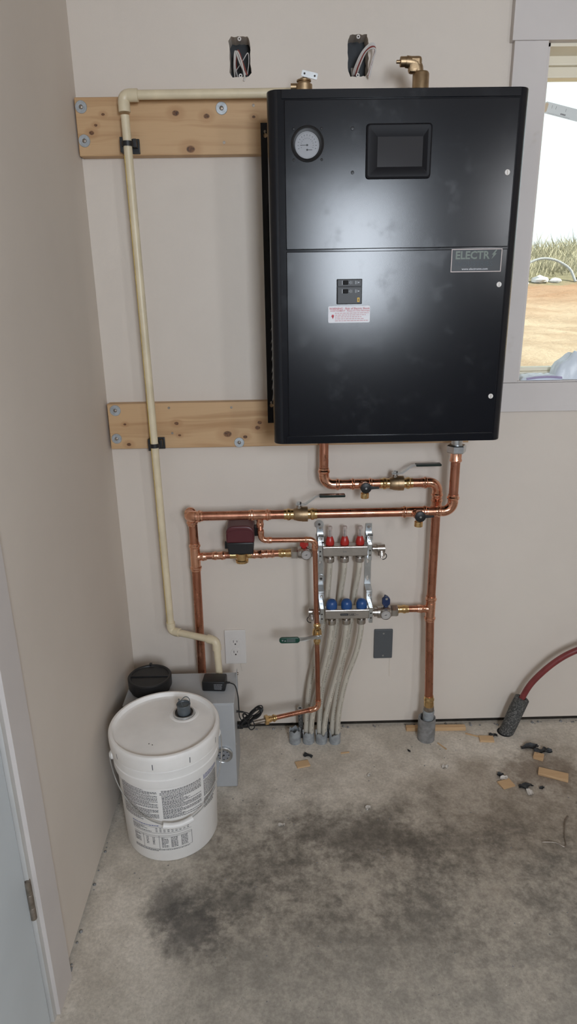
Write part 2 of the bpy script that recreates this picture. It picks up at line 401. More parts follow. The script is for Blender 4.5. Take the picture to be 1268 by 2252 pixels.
def text_mb(s, x, y, z, h, bold=0.0, align='LEFT', xs=1.0, depth=0.0002, mp=None):
    """lettering standing on the plane y, facing -y; h = letter height"""
    cu = bpy.data.curves.new('lettering', 'FONT'); cu.body = s; cu.size = 1.0; cu.offset = bold; cu.align_x = align; cu.resolution_u = 2
    ob = bpy.data.objects.new('lettering', cu); COL.objects.link(ob)
    bpy.context.view_layer.update()
    me = bpy.data.meshes.new_from_object(ob.evaluated_get(bpy.context.evaluated_depsgraph_get()))
    k = h / 0.70; mb = MB()
    mp = mp or (lambda u, w: (x + u, y, z + w))
    mb.add([mp(v.co.x * k * xs, v.co.y * k) for v in me.vertices], [tuple(p.vertices) for p in me.polygons])
    bpy.data.objects.remove(ob); bpy.data.curves.remove(cu); bpy.data.meshes.remove(me)
    return mb
XP = V(1, 0, 0); YP = V(0, 1, 0); ZP = V(0, 0, 1)

# ------------------------------------------------------------------ the room
RX, RY, RZ = 3.3, -3.4, 2.72
def slab(outer, holes, mp, t):
    """polygon with holes, given thickness; mp(u, w, depth)"""
    bm = bmesh.new(); es = []
    for loop in [outer] + holes:
        vs = [bm.verts.new((u, w, 0)) for u, w in loop]
        es += [bm.edges.new((vs[i], vs[(i + 1) % len(vs)])) for i in range(len(vs))]
    bmesh.ops.triangle_fill(bm, use_beauty=True, use_dissolve=False, edges=es)
    r = bmesh.ops.extrude_face_region(bm, geom=bm.faces[:])
    for v in [g for g in r['geom'] if isinstance(g, bmesh.types.BMVert)]: v.co.z = t
    for v in bm.verts: v.co = V(mp(v.co.x, v.co.y, v.co.z))
    return MB().bm(bm)
def rect(a, b, c, d): return [(a, c), (b, c), (b, d), (a, d)]
def ragged(x0, x1, z0, z1, amp, n=9):
    pts = []
    for (ax, az), (bx, bz) in (((x0, z0), (x1, z0)), ((x1, z0), (x1, z1)), ((x1, z1), (x0, z1)), ((x0, z1), (x0, z0))):
        for i in range(n):
            t = i / n; c = 0.004 if i == 0 else 0
            px = ax + (bx - ax) * t + random.uniform(-amp, amp); pz = az + (bz - az) * t + random.uniform(-amp, amp)
            px += c * (1 if px < (x0 + x1) / 2 else -1); pz += c * (1 if pz < (z0 + z1) / 2 else -1)
            pts.append((px, pz))
    return pts
WIN = (1.262, 2.16, 1.245, 2.138)
EB = [(0.417, 0.473, 2.068, 2.160), (0.733, 0.787, 2.066, 2.162)]
wb = struct('wall_back', slab(rect(-0.15, RX + 0.15, 0.020, RZ), [rect(*WIN)] + [ragged(a, b, c, d, 0.0016) for a, b, c, d in EB], lambda u, w, t: (u, t, w), 0.16), 'drywall', smooth=False)
for pts in ([(0.905, -0.0004, 0.284), (0.9055, -0.0004, 0.24), (0.907, -0.0004, 0.207), (0.911, -0.0004, 0.205)], [(0.378, -0.0004, 0.276), (0.379, -0.0004, 0.255), (0.381, -0.0004, 0.243)]):
    struct('plaster_smear', MB().tube(pts, 0.0016, 6), 'drywall', wb)
struct('wall_left', slab(rect(-RY, 1.80, 0.0, RZ)[:0] + [(0.0, 0.012), (0.985, 0.012), (0.985, 2.06), (1.80, 2.06), (1.80, 0.0), (-RY, 0.0), (-RY, RZ), (0.0, RZ)], [], lambda u, w, t: (-t, -u, w), 0.13), 'drywall', smooth=False)
struct('wall_right', box(RX, RX + 0.15, RY, 0, 0, RZ), 'drywall', smooth=False)
struct('wall_front', slab(rect(-0.15, RX + 0.15, 0, RZ), [rect(0.85, 1.35, 1.36, 2.16), rect(2.12, 2.36, 1.74, 2.30)], lambda u, w, t: (u, RY - t, w), 0.15), 'front_dimmed', smooth=False)
struct('ceiling', box(-0.15, RX + 0.15, RY - 0.15, 0.16, RZ, RZ + 0.1), 'ceiling', smooth=False)
fl = struct('floor', slab(rect(-0.2, RX + 0.2, RY - 0.2, 0.2), [], lambda u, w, t: (u, w, -t), 0.15), 'concrete', smooth=False)
struct('gap_strip_1', box(0.0, RX, 0.012, 0.15, 0.0, 0.0195), 'gap_shade', smooth=False)  # near-black strips behind the wall-base gaps, painting in their shade
struct('gap_strip_2', box(-0.12, -0.007, -0.985, 0.0, 0.0, 0.0115), 'gap_shade', smooth=False)
# ragged mortar crumbs along the slab edges
mb = MB()
for i in range(45):
    x = random.uniform(0.4, 1.7); s = random.uniform(0.002, 0.007); y = -random.uniform(0.001, 0.016)
    mb.lathe((x, y, -0.001), (random.uniform(-.3, .3), random.uniform(-.3, .3), 1), [(0, s), (s * 0.6, s * 0.7), (s, s * 0.2)], 5)
for i in range(14):
    y = -random.uniform(0.35, 1.0); s = random.uniform(0.002, 0.006)
    mb.lathe((random.uniform(0.002, 0.012), y, -0.001), (0, 0, 1), [(0, s), (s * 0.6, s * 0.7), (s, s * 0.2)], 5)
o = struct('crumbs', mb, 'grey_sleeve', fl); o['kind'] = 'stuff'

# window in the back wall: casing, vinyl frame, glass
x0, x1, z0, z1 = WIN
wn = bpy.data.objects.new('window_1', None); COL.objects.link(wn); wn.location = (1.7, 0, 1.245); wn['kind'] = 'structure'; ORG[wn.name] = V(1.7, 0, 1.245)
part('side_casing', box(1.171, x0, -0.020, 0.0, z0, z1, bev=0.0012), 'trim', wn)
part('side_casing', box(x1, x1 + 0.09, -0.020, 0.0, z0, z1, bev=0.0012), 'trim', wn)
part('head_casing', box(1.163, x1 + 0.10, -0.024, 0.0, z1, z1 + 0.14, bev=0.0012), 'trim', wn)
part('apron', box(1.171, x1 + 0.09, -0.019, 0.0, z0 - 0.09, z0 - 0.001, bev=0.0012), 'trim', wn)
part('stool', box(x0, x1, -0.018, 0.075, z0, z0 + 0.004), 'trim', wn, smooth=False)
part('jamb', box(x0 - 0.001, x0 + 0.012, 0.0, 0.16, z0, z1), 'trim', wn, smooth=False)
part('jamb', box(x1 - 0.012, x1 + 0.001, 0.0, 0.16, z0, z1), 'trim', wn, smooth=False)
part('head_jamb', box(x0, x1, 0.0, 0.075, z1 - 0.008, z1 + 0.001), 'vinyl', wn, smooth=False)
fr = part('window_frame', MB().box(x0 + 0.012, x1 - 0.012, 0.075, 0.155, z1 - 0.030, z1, 0.003).box(x0 + 0.012, x1 - 0.012, 0.075, 0.155, z0, z0 + 0.022, 0.003)
     .box(x0 + 0.012, x0 + 0.032, 0.075, 0.155, z0 + 0.022, z1 - 0.03, 0.003).box(x1 - 0.032, x1 - 0.012, 0.075, 0.155, z0 + 0.022, z1 - 0.03, 0.003), 'vinyl', wn)
part('sash', MB().box(x0 + 0.030, x1 - 0.030, 0.085, 0.125, z1 - 0.058, z1 - 0.030, 0.003).box(x0 + 0.03, x1 - 0.03, 0.085, 0.125, z0 + 0.022, z0 + 0.034, 0.003)
     .box(x0 + 0.030, x0 + 0.045, 0.085, 0.125, z0 + 0.034, z1 - 0.058, 0.003).box(x1 - 0.045, x1 - 0.030, 0.085, 0.125, z0 + 0.034, z1 - 0.058, 0.003), 'vinyl', wn)
part('pane', box(x0 + 0.045, x1 - 0.045, 0.104, 0.108, z0 + 0.034, z1 - 0.058), 'pane', wn, smooth=False)
# unseen windows behind the camera; the narrow one is added for the boiler glow
for n, (a, b, c, d) in enumerate([(0.85, 1.35, 1.36, 2.16), (2.12, 2.36, 1.74, 2.30)], 2):
    m2 = MB()
    for q in ((a - 0.08, a, c - 0.08, d + 0.08), (b, b + 0.08, c - 0.08, d + 0.08), (a, b, d, d + 0.08), (a, b, c - 0.08, c)): m2.box(q[0], q[1], RY, RY + 0.02, q[2], q[3])
    o = struct('window_%d' % n, m2, 'trim', smooth=False)
# door in the left wall, its casing and hinge
dr = bpy.data.objects.new('door_1', None); COL.objects.link(dr); dr.location = (0, -1.4, 0); dr['kind'] = 'structure'; ORG[dr.name] = V(0, -1.4, 0)
part('casing', box(0.0, 0.017, -0.997, -0.912, 0.0, 2.14, bev=0.0012), 'trim', dr)
part('head_casing', box(0.0, 0.019, -1.90, -0.90, 2.05, 2.16, bev=0.0012), 'trim', dr)
part('jamb', box(-0.13, 0.008, -1.012, -0.986, 0.0, 2.06), 'jamb', dr, smooth=False)
part('gasket', box(-0.02, -0.003, -1.018, -1.012, 0.0, 2.05), 'gasket', dr, smooth=False)
part('door_leaf', box(-0.044, 0.002, -1.79, -1.0175, 0.006, 2.05, bev=0.002), 'door_white', dr)
for zc in (0.355, 1.75):
    hg = part('hinge', MB().lathe((0.006, -1.0155, zc - 0.05), ZP, [(0, 0.003), (0.002, 0.0065), (0.031, 0.0065), (0.032, 0.0058), (0.033, 0.0065), (0.066, 0.0065), (0.067, 0.0058), (0.068, 0.0065), (0.098, 0.0065), (0.1, 0.003)], 14), 'hinge', dr)
    part('leaf', box(-0.001, 0.0095, -1.0115, -1.0095, zc - 0.05, zc + 0.05), 'hinge', hg)

# ------------------------------------------------------------------ outdoors behind the window
def terr(x, y):
    t = min(1, max(0, (y - 3.0) / 7.2)); z = -0.15 + (0.75 if y > 0 else 0) * min(1, max(0, (y - 0.8) / 2.6))
    z += 1.02 * t + 0.018 * (x - 4) * t
    if y > 10.2: z += 0.75 * min(1, (y - 10.2) / 3.6) + 0.02 * max(0, min(6, y - 13.8))
    k = min(1, max(0, (y - 1) / 2))
    z += k * (0.10 * noise.noise((x * 0.5, y * 0.7, 1.3)) + 0.05 * noise.noise((x * 1.4, y * 3.2, 4)) + 0.025 * noise.noise((x * 3.5, y * 8, 9)))
    if y > 12: z += 0.25 * noise.noise((x * 0.35, 2, 7))
    return z
NX, NY = 110, 130; vs = []; fs = []
for j in range(NY):
    y = 0.25 + 26 * (j / (NY - 1)) ** 1.35
    for i in range(NX):
        x = -6 + 22 * i / (NX - 1); vs.append((x, y, terr(x, y)))
for j in range(NY - 1):
    for i in range(NX - 1): a = j * NX + i; fs.append((a, a + 1, a + NX + 1, a + NX))
gr = struct('ground', MB().add(vs, fs), 'earth')
mb = MB()
for i in range(9000):
    x = random.uniform(2.5, 9); y = random.uniform(10.7, 14.2)
    if noise.noise((x * 0.9, y * 0.9, 3)) < -0.25 and random.random() < 0.7: continue
    h = random.uniform(0.10, 0.30) * (1.7 if random.random() < 0.08 else 1); z = terr(x, y) - 0.02; a = random.uniform(0, pi); w = 0.008
    lx, ly = random.gauss(0, 0.09), random.gauss(0, 0.05)
    mb.add([(x - w * cos(a), y - w * sin(a), z), (x + w * cos(a), y + w * sin(a), z), (x + lx * .5, y + ly * .5, z + h * .6), (x + lx, y + ly, z + h)], [(0, 1, 2), (1, 3, 2)])
go = finish('dry_grass', mb, 'grass', (5, 12, 1.5), None, smooth=False); go['kind'] = 'stuff'; tag(go, 'pale dry grass and weeds on top of the soil bank outside', 'grass')
for k, (x, y, s) in enumerate([(4.95, 10.3, 0.12), (5.28, 10.35, 0.15), (5.58, 10.4, 0.11), (6.15, 10.45, 0.12), (6.45, 10.6, 0.09)]):
    mb = MB(); bm = bmesh.new(); bmesh.ops.create_icosphere(bm, subdivisions=2, radius=s)
    for v in bm.verts: v.co *= 1 + 0.35 * noise.noise(v.co * 9 + V(k, 0, 0)); v.co.z *= 0.5
    mb.bm(bm, Matrix.Translation((x, y, terr(x, y) + s * 0.25)))
    solo('rubble', mb, 'debris_white', 'pale crumpled rubble lump at the top edge of the soil bank', 'rubble', 'rubble on the bank', ang=20)
solo('hose', MB().tube(spline([(4.7, 10.5, terr(4.7, 10.5) + 0.02), (5.2, 10.6, 2.02), (5.55, 10.6, 2.06), (5.85, 10.5, 1.90), (5.92, 10.3, terr(5.92, 10.3))], 6), 0.022, 8), 'grey_pvc', 'thin dark hose arching over rubble on the bank outside', 'hose')

# ------------------------------------------------------------------ timber boards with washers
def washer(o, x, z, r=0.0155):
    w = part('washer', MB().lathe((x, -0.0381, z), -YP, [(0, r), (0.0012, r), (0.0019, r - 0.0008), (0.0019, 0.004)], 28), 'washer', o)
    part('screw', MB().lathe((x, -0.0399, z), -YP, [(0, 0.0058), (0.002, 0.005), (0.003, 0.003)], 10), 'hinge', w)
def board(label, z0, x0, x1, m, ws, small):
    o = solo('timber_board', box(x0, x1, -0.038, -0.0005, z0, z0 + 0.14, bev=0.0025), m, label, 'board')
    for w in ws: washer(o, *w)
    for (x, z) in small: part('screw', MB().lathe((x, -0.0379, z), -YP, [(0, 0.004), (0.0012, 0.0038), (0.0013, 0.0015)], 10), 'hinge', o)
    return o
board('upper pine board on the wall, level with the boiler top', 1.876, 0.004, 1.12, 'board_hi', [(0.021, 1.993), (0.021, 1.913), (0.393, 1.986)], [(0.396, 1.905), (0.478, 1.992)])
board('lower pine board on the wall, level with the boiler bottom', 1.065, 0.008, 1.12, 'board_lo', [(0.032, 1.185, 0.0165), (0.028, 1.098), (0.405, 1.079)], [(0.385, 1.188), (0.195, 1.190), (0.20, 1.112)])

# ------------------------------------------------------------------ electric boiler
YF = -0.300
bo = thing('electric_boiler', 'large black wall-hung electric boiler with gauge and display', 'boiler', (0.8225, -0.17, 1.127))
bx0, bx1, bz0, bz1, R = 0.515, 1.131, 1.127, 1.962, 0.026
prof = [(bx1, -0.05), (bx0, -0.05)] + [(bx0 + R - R * cos(a), YF + 0.003 + R - R * sin(a)) for a in [k * pi / 16 for k in range(9)]] \
     + [(bx1 - R + R * sin(a), YF + 0.003 + R - R * cos(a)) for a in [k * pi / 16 for k in range(9)]]
part('cabinet', MB().prism(prof, lambda u, w, t: (u, w, t), bz0, bz1, bev=0.003), 'powder', bo, ang=40)
part('top_strip', box(0.549, 1.106, YF - 0.0005, YF + 0.004, 1.9415, 1.9605, bev=0.001), 'powder', bo)
part('bottom_strip', box(0.549, 1.106, YF - 0.0005, YF + 0.004, 1.1285, 1.149, bev=0.001), 'powder', bo)
ud = part('upper_panel', box(0.5555, 1.1045, YF - 0.001, YF + 0.004, 1.6165, 1.939, bev=0.0015), 'powder', bo)
ld = part('lower_panel', box(0.5555, 1.1045, YF - 0.001, YF + 0.004, 1.151, 1.6115, bev=0.0015), 'powder', bo)
Y0 = YF - 0.001
# temperature and pressure gauge
gx, gz = 0.609, 1.848
gb = part('gauge_bezel', MB().lathe((gx, Y0, gz), -YP, [(0, 0.039), (0.003, 0.0385), (0.004, 0.037), (0.002, 0.0345), (0.0008, 0.032), (0.0008, 0.001)], 48), 'black', bo)
gd = part('gauge_dial', MB().lathe((gx - 0.001, Y0 - 0.0010, gz - 0.003), -YP, [(0, 0.0285), (0.0016, 0.0285), (0.0016, 0.0268), (0.0010, 0.0262), (0.0010, 0.0005)], 48), 'dial', gb)
tk = MB(); cx_, cz_ = gx - 0.001, gz - 0.003
for k in range(13):
    a = radians(-20 + 220 * k / 12); 
    for (ra, rb) in ((0.0195, 0.0228), (0.0135, 0.0155)):
        p = V(cos(a), 0, sin(a)); t = V(-sin(a), 0, cos(a)) * 0.0004; c = V(cx_, Y0 - 0.0023, cz_)
        tk.add([c + p * ra - t, c + p * rb - t, c + p * rb + t, c + p * ra + t], [(0, 1, 2, 3)])
part('dial_marks', tk, 'ink', gd, smooth=False)
part('gauge_needle', MB().box(cx_ - 0.016, cx_ + 0.003, Y0 - 0.0028, Y0 - 0.0024, cz_ - 0.0005, cz_ + 0.0005).box(cx_ - 0.002, cx_ + 0.012, Y0 - 0.0028, Y0 - 0.0024, cz_ - 0.0105, cz_ - 0.0095).lathe((cx_, Y0 - 0.0022, cz_), -YP, [(0, 0.002), (0.001, 0.002)], 12).lathe((cx_, Y0 - 0.0022, cz_ - 0.010), -YP, [(0, 0.002), (0.001, 0.002)], 12), 'ink', gd)
for sx, sz in ((0.5765, 1.8795), (0.642, 1.8795), (0.5765, 1.8145), (0.6425, 1.8145)):
    part('screw', MB().lathe((sx, Y0, sz), -YP, [(0, 0.0032), (0.0012, 0.0028), (0.0016, 0.0015), (0.0011, 0.0012)], 12), 'black', bo)
for sx, sz in ((0.7145, 1.879), (0.716, 1.786)):
    part('screw', MB().lathe((sx, Y0, sz), -YP, [(0, 0.0045), (0.0010, 0.0040), (0.0014, 0.002)], 6), 'black', bo)
# display in a raised frame
def rrect(x0, x1, z0, z1, r, n=5):
    out = []
    for cx, cz, a0 in ((x1 - r, z1 - r, 0), (x0 + r, z1 - r, 90), (x0 + r, z0 + r, 180), (x1 - r, z0 + r, 270)):
        out += [(cx + r * cos(radians(a0 + 90 * k / n)), cz + r * sin(radians(a0 + 90 * k / n))) for k in range(n + 1)]
    return out
def ringloft(loops):
    """loops: list of (list of (x, z), y) with equal counts"""
    mb = MB(); n = len(loops[0][0]); vs = [(x, y, z) for l, y in loops for x, z in l]; fs = []
    for k in range(len(loops) - 1):
        for i in range(n): j = (i + 1) % n; fs.append((k * n + i, k * n + j, (k + 1) * n + j, (k + 1) * n + i))
    return mb.add(vs, fs)
part('display_frame', ringloft([(rrect(0.7465, 0.9025, 1.7705, 1.8885, 0.008), Y0), (rrect(0.7475, 0.9015, 1.7715, 1.8875, 0.008), Y0 - 0.006), (rrect(0.751, 0.898, 1.775, 1.884, 0.006), Y0 - 0.008),
    (rrect(0.757, 0.892, 1.7815, 1.878, 0.003), Y0 - 0.008), (rrect(0.7745, 0.8815, 1.797, 1.8605, 0.0008), Y0 - 0.0012)]), 'frame_black', bo, ang=25)
part('display_screen', box(0.7743, 0.8817, Y0 - 0.0014, Y0 - 0.0004, 1.7968, 1.8607), 'screen', bo, smooth=False)
for sx, sz in ((1.0875, 1.782), (1.0895, 1.528), (1.0915, 1.248)):
    s = part('latch_screw', MB().lathe((sx, Y0, sz), -YP, [(0, 0.0066), (0.0012, 0.0064), (0.0018, 0.0058)], 20), 'plate_white', bo)
    part('slot', box(sx - 0.0008, sx + 0.0008, Y0 - 0.0021, Y0 - 0.0017, sz - 0.005, sz + 0.005), 'hinge', s, smooth=False)
# breaker with two toggles
br = part('breaker', MB().box(0.6805, 0.7440, Y0 - 0.004, Y0, 1.4865, 1.5465, 0.0012).box(0.682, 0.7425, Y0 - 0.0065, Y0 - 0.004, 1.529, 1.5455, 0.0008).box(0.682, 0.7425, Y0 - 0.0065, Y0 - 0.004, 1.4875, 1.5275, 0.0008), 'black', bo)
for zc in (1.538, 1.5175):
    part('toggle', MB().box(0.696, 0.7085, Y0 - 0.012, Y0 - 0.0065, zc - 0.005, zc + 0.005, 0.0015), 'black_matte', br)
    tx = MB()
    for (a, b, hh) in ((0.6932, 0.6945, .005), (0.7105, 0.7115, .002), (0.7140, 0.7148, .004), (0.7175, 0.7183, .0035), (0.7265, 0.7278, .004), (0.7300, 0.7308, .0035), (0.733, 0.7365, .0015)):
        tx.box(a, b, Y0 - 0.0068, Y0 - 0.0065, zc - hh, zc + hh)
    part('toggle_print', tx, 'dial', br, smooth=False)
ys = part('yellow_sticker', box(0.7318, 0.7375, Y0 - 0.0069, Y0 - 0.0065, 1.4915, 1.502), 'yellow', br, smooth=False)
part('sticker_mark', box(0.7338, 0.7355, Y0 - 0.0072, Y0 - 0.0069, 1.4935, 1.500), 'ink', ys, smooth=False)
# warning label
wl = part('warning_label', MB().prism(rrect(0.6595, 0.7655, 1.4415, 1.4823, 0.0035), lambda u, w, t: (u, t, w), Y0 - 0.0003, Y0), 'white_paper', bo, smooth=False)
part('warning_title', text_mb('WARNING - Risk of Electric Shock', 0.6622, Y0 - 0.0006, 1.4735, 0.0050, 0.012, xs=0.985), 'red_ink', wl, smooth=False)
part('warning_subtitle', text_mb('AVERTISSEMENT - Risque De Choc Electrique', 0.6645, Y0 - 0.0006, 1.4690, 0.0032, 0.008, xs=1.14), 'red_ink', wl, smooth=False)
tx = MB()
for k in range(5):
    x = 0.6765; z = 1.4650 - k * 0.0046; end = (0.762, 0.755, 0.744, 0.751, 0.762)[k]
    while x < end:
        w = random.uniform(0.003, 0.009); tx.box(x, min(end, x + w), Y0 - 0.0006, Y0 - 0.0003, z - 0.0009, z + 0.0009); x += w + 0.0014
part('warning_print', tx, 'pink_ink', wl, smooth=False)
part('warning_symbol', MB().lathe((0.671, Y0 - 0.0003, 1.4585), -YP, [(0, 0.0032), (0.0003, 0.0032)], 16).add([(0.6682, Y0 - 0.0006, 1.457), (0.6738, Y0 - 0.0006, 1.457), (0.671, Y0 - 0.0006, 1.4505)], [(0, 1, 2)]).box(0.6665, 0.669, Y0 - 0.0006, Y0 - 0.0003, 1.4565, 1.4575), 'red_ink', wl, smooth=False)
# name plate
lg = part('name_plate', box(0.965, 1.091, Y0 - 0.0003, Y0, 1.5585, 1.6125), 'logo_bg', bo, smooth=False)
fm = MB()
for q in ((0.965, 1.091, 1.6107, 1.6125), (0.965, 1.091, 1.5585, 1.5603), (0.965, 0.9668, 1.5603, 1.6107), (1.0892, 1.091, 1.5603, 1.6107)): fm.box(q[0], q[1], Y0 - 0.0006, Y0, q[2], q[3])
part('plate_outline', fm, 'logo_line', lg, smooth=False)
part('plate_lettering', text_mb('ELECTR', 0.9745, Y0 - 0.0006, 1.5893, 0.0178, 0.028, xs=0.98), 'logo_text', lg, smooth=False)
bl = [(1.0745, 1.6095), (1.0655, 1.5985), (1.0695, 1.5985), (1.0655, 1.5880), (1.0775, 1.6015), (1.0730, 1.6015), (1.0785, 1.6095)]
part('lightning_bolt', MB().prism(bl, lambda u, w, t: (u, t, w), Y0 - 0.0006, Y0 - 0.0003), 'logo_text', lg, smooth=False)
part('dark_lettering', text_mb('INDUSTRIES', 0.9745, Y0 - 0.0006, 1.5725, 0.0118, 0.012, xs=1.05), 'logo_dark', lg, smooth=False)
part('web_lettering', text_mb('www.electromn.com', 0.9925, Y0 - 0.0006, 1.5635, 0.0048, 0.02, xs=1.12), 'url_text', lg, smooth=False)
# mounting flange with keyholes, side louvres
fl2 = part('mounting_flange', slab(rect(0.4955, 0.530, 1.139, 1.950), [[(0.5075 + r * cos(a), zc + r * sin(a)) for a, r in [(radians(k * 30), 0.006 if k not in (3,) else 0.011) for k in range(12)]] for zc in (1.920, 1.1925)], lambda u, w, t: (u, -0.0395 - t, w), 0.003), 'powder', bo, smooth=False)
for zc in (1.929, 1.2015): part('screw', MB().lathe((0.5075, -0.0385, zc), -YP, [(0, 0.004), (0.005, 0.004), (0.007, 0.002)], 10), 'hinge', fl2)
for k in range(20):
    zz = 1.24 + k * 0.026 + (0.006 if k % 3 else 0)
    part('louvre', MB().add([(0.5155, -0.215, zz), (0.5155, -0.085, zz), (0.5115, -0.085, zz - 0.010), (0.5115, -0.215, zz - 0.010), (0.5155, -0.215, zz - 0.002), (0.5155, -0.085, zz - 0.002), (0.5115, -0.085, zz - 0.012), (0.5115, -0.215, zz - 0.012)],
         [(0, 1, 2, 3), (7, 6, 5, 4), (0, 4, 5, 1), (2, 6, 7, 3), (1, 5, 6, 2), (0, 3, 7, 4)]), 'powder', bo, smooth=False)

# fittings on top of the boiler
av = thing('air_vent', 'brass elbowed air vent standing on top of the boiler', 'air vent', (0.900, -0.15, 1.962))
part('barrel', MB().lathe((0.900, -0.15, 1.9622), ZP, [(0, 0.0205), (0.066, 0.0205), (0.070, 0.0185)], 28), 'brass_dull', av)
part('elbow', MB().tube([(0.893, -0.15, 2.030), (0.891, -0.15, 2.043), (0.888, -0.15, 2.050), (0.880, -0.15, 2.053), (0.862, -0.15, 2.0555)], 0.0135, 18), 'brass_dull', av)
part('crown', MB().box(0.868, 0.900, -0.163, -0.137, 2.030, 2.066, 0.007), 'brass_dull', av)
part('outlet_cap', MB().lathe((0.864, -0.15, 2.0555), -XP, [(0, 0.0115), (0.016, 0.0115), (0.017, 0.0100), (0.017, 0.004), (0.026, 0.004)], 20), 'brass_dull', av)
pg = thing('relief_fitting', 'brown brass relief fitting with a steel tab on boiler top', 'relief valve', (0.608, -0.15, 1.962))
part('body', MB().lathe((0.608, -0.15, 1.9622), ZP, [(0, 0.021), (0.046, 0.021), (0.047, 0.016), (0.052, 0.015), (0.053, 0.018), (0.056, 0.018), (0.057, 0.013), (0.060, 0.010)], 24), 'brass_dull', pg)
part('side_port', MB().lathe((0.600, -0.15, 2.004), -XP, [(0, 0.008), (0.025, 0.008)], 16), 'brass_dull', pg)
tb = MB().prism(rrect(-0.020, 0.020, -0.007, 0.007, 0.003), lambda u, w, t: V(0.622, -0.158 + t, 2.028) + V(u * cos(0.22) + w * sin(0.22), 0, w * cos(0.22) - u * sin(0.22)), 0, 0.0025)
t_ = part('lever_tab', tb, 'steel', pg, smooth=False)
for u in (-0.013, 0.013): part('rivet', MB().lathe(V(0.622, -0.158, 2.028) + V(u * cos(.22), 0, -u * sin(.22)), -YP, [(0, 0.0025), (0.001, 0.002)], 10), 'slot', t_)
part('stem', MB().lathe((0.608, -0.15, 2.018), (0.25, 0, 1), [(0, 0.0045), (0.012, 0.0045)], 12), 'steel', pg)

# ------------------------------------------------------------------ empty electrical boxes
def ebox(label, x0, x1, z0, z1, wires):
    o = thing('electrical_box', label, 'electrical box', ((x0 + x1) / 2, 0.03, z0), None)
    t = 0.0015; e = 0.003
    part('shell', MB().box(x0 - e, x1 + e, 0.060, 0.062, z0 - e, z1 + e).box(x0 - e, x0 - e + t, 0.012, 0.06, z0 - e, z1 + e).box(x1 + e - t, x1 + e, 0.012, 0.06, z0 - e, z1 + e)
         .box(x0 - e, x1 + e, 0.012, 0.06, z0 - e, z0 - e + t).box(x0 - e, x1 + e, 0.012, 0.06, z1 + e - t, z1 + e), 'inner_black', o, smooth=False)
    xc = (x0 + x1) / 2
    for zz in (z1 - 0.004, z0 + 0.004): part('screw_ear', MB().ring((xc, 0.003, zz), YP, 0.0022, 0.0048, 0.003, 16), 'plate_white', o)
    for pts, r, m in wires: part('cable', MB().tube(spline(pts, 7), r, 8), m, o)
    return o
def cab(*a): return list(a)
ebox('empty black electrical box above the pine board, short crossed wires inside', *EB[0], [
    ([(0.437, 0.055, 2.075), (0.430, 0.02, 2.10), (0.437, 0.004, 2.128), (0.448, -0.002, 2.105), (0.456, -0.006, 2.068), (0.4535, -0.006, 2.057)], 0.0022, 'wire_white'),
    ([(0.433, 0.055, 2.08), (0.4335, 0.02, 2.11), (0.4405, 0.003, 2.130), (0.452, -0.001, 2.100), (0.463, -0.003, 2.071)], 0.0018, 'wire_red'),
    ([(0.427, 0.05, 2.08), (0.428, 0.02, 2.10), (0.433, 0.006, 2.129), (0.445, 0.002, 2.10), (0.459, -0.002, 2.072)], 0.0022, 'wire_white'),
    ([(0.433, 0.03, 2.092), (0.452, 0.008, 2.108), (0.466, 0.004, 2.124), (0.468, 0.008, 2.105), (0.463, 0.02, 2.08)], 0.0011, 'wire_white'),
    ([(0.4445, 0.04, 2.078), (0.445, 0.015, 2.10), (0.4425, 0.004, 2.126)], 0.0018, 'wire_black')])
w2 = []
for k in range(4):
    d = k * 0.0038
    w2.append(([(0.748 + d, 0.055, 2.10), (0.7465 + d, 0.02, 2.074), (0.752 + d, -0.008, 2.088), (0.766 + d * .9, -0.030, 2.112), (0.785 + d * .6, -0.042, 2.127 - d * .8), (0.799 + d * .1, -0.040, 2.124 - d), (0.795 - d * .2, -0.028, 2.09), (0.788 - d * .3, -0.018, 2.058 + d * .5)], 0.0021, ('wire_white', 'wire_white', 'wire_red', 'wire_white')[k]))
ebox('empty black electrical box above the boiler, looped pale cables spilling out', *EB[1], w2)

# ------------------------------------------------------------------ cream plastic drain pipe
cp = thing('plastic_drain_pipe', 'cream plastic relief pipe running from boiler top down to feeder', 'pipe', (0.15, -0.075, 0.32))
rp = 0.0114
A = V(0.142, -0.075, 2.009); B_ = V(0.156, -0.080, 0.452); C_ = V(0.312, -0.152, 0.452); D_ = V(0.318, -0.165, 0.317)
part('pipe', MB().tube([(0.175, -0.075, 2.010), (0.60, -0.078, 2.010)], rp, 20), 'cream', cp)
vdir = (B_ - A).normalized()
part('pipe', MB().tube([A + vdir * 0.045, B_ - vdir * 0.022], rp, 20), 'cream', cp)
stp = MB()
for (q0, q1, w) in ((0.10, 0.998, 0.0011),):
    a, b = A + (B_ - A) * q0 * 0.9, B_ - vdir * 0.03
    for s in range(1):
        off = V(-0.0095, -0.0066, 0) * 1.0
        stp.tube([a + off, b + off], w, 6)
part('print_stripe', stp, 'stripe', cp)
def sock_elbow(c, d1, d2, R=0.016, L=0.020, r=0.0145):
    c, d1, d2 = V(c), V(d1).normalized(), V(d2).normalized(); ctr = c + (d1 + d2) * R; pts = []
    for k in range(9):
        t = k / 8; q = (c + d1 * R) * (1 - t) ** 2 + 2 * c * t * (1 - t) + (c + d2 * R) * t * t; pts.append(q)
    mb = MB().tube(pts, r - 0.0006, 18)
    for d in (d1, d2): mb.lathe(c + d * (R - 0.004), d, [(0, r - 0.0006), (0.003, r), (L, r), (L + 0.0005, r - 0.001), (L + 0.0005, rp)], 20, True)
    return mb
part('elbow', sock_elbow(A, XP, vdir, L=0.026, r=0.0155), 'cream', cp)
hd = (C_ - B_).normalized(); vd = (D_ - C_).normalized()
part('elbow', sock_elbow(B_, -vdir, hd), 'cream', cp)
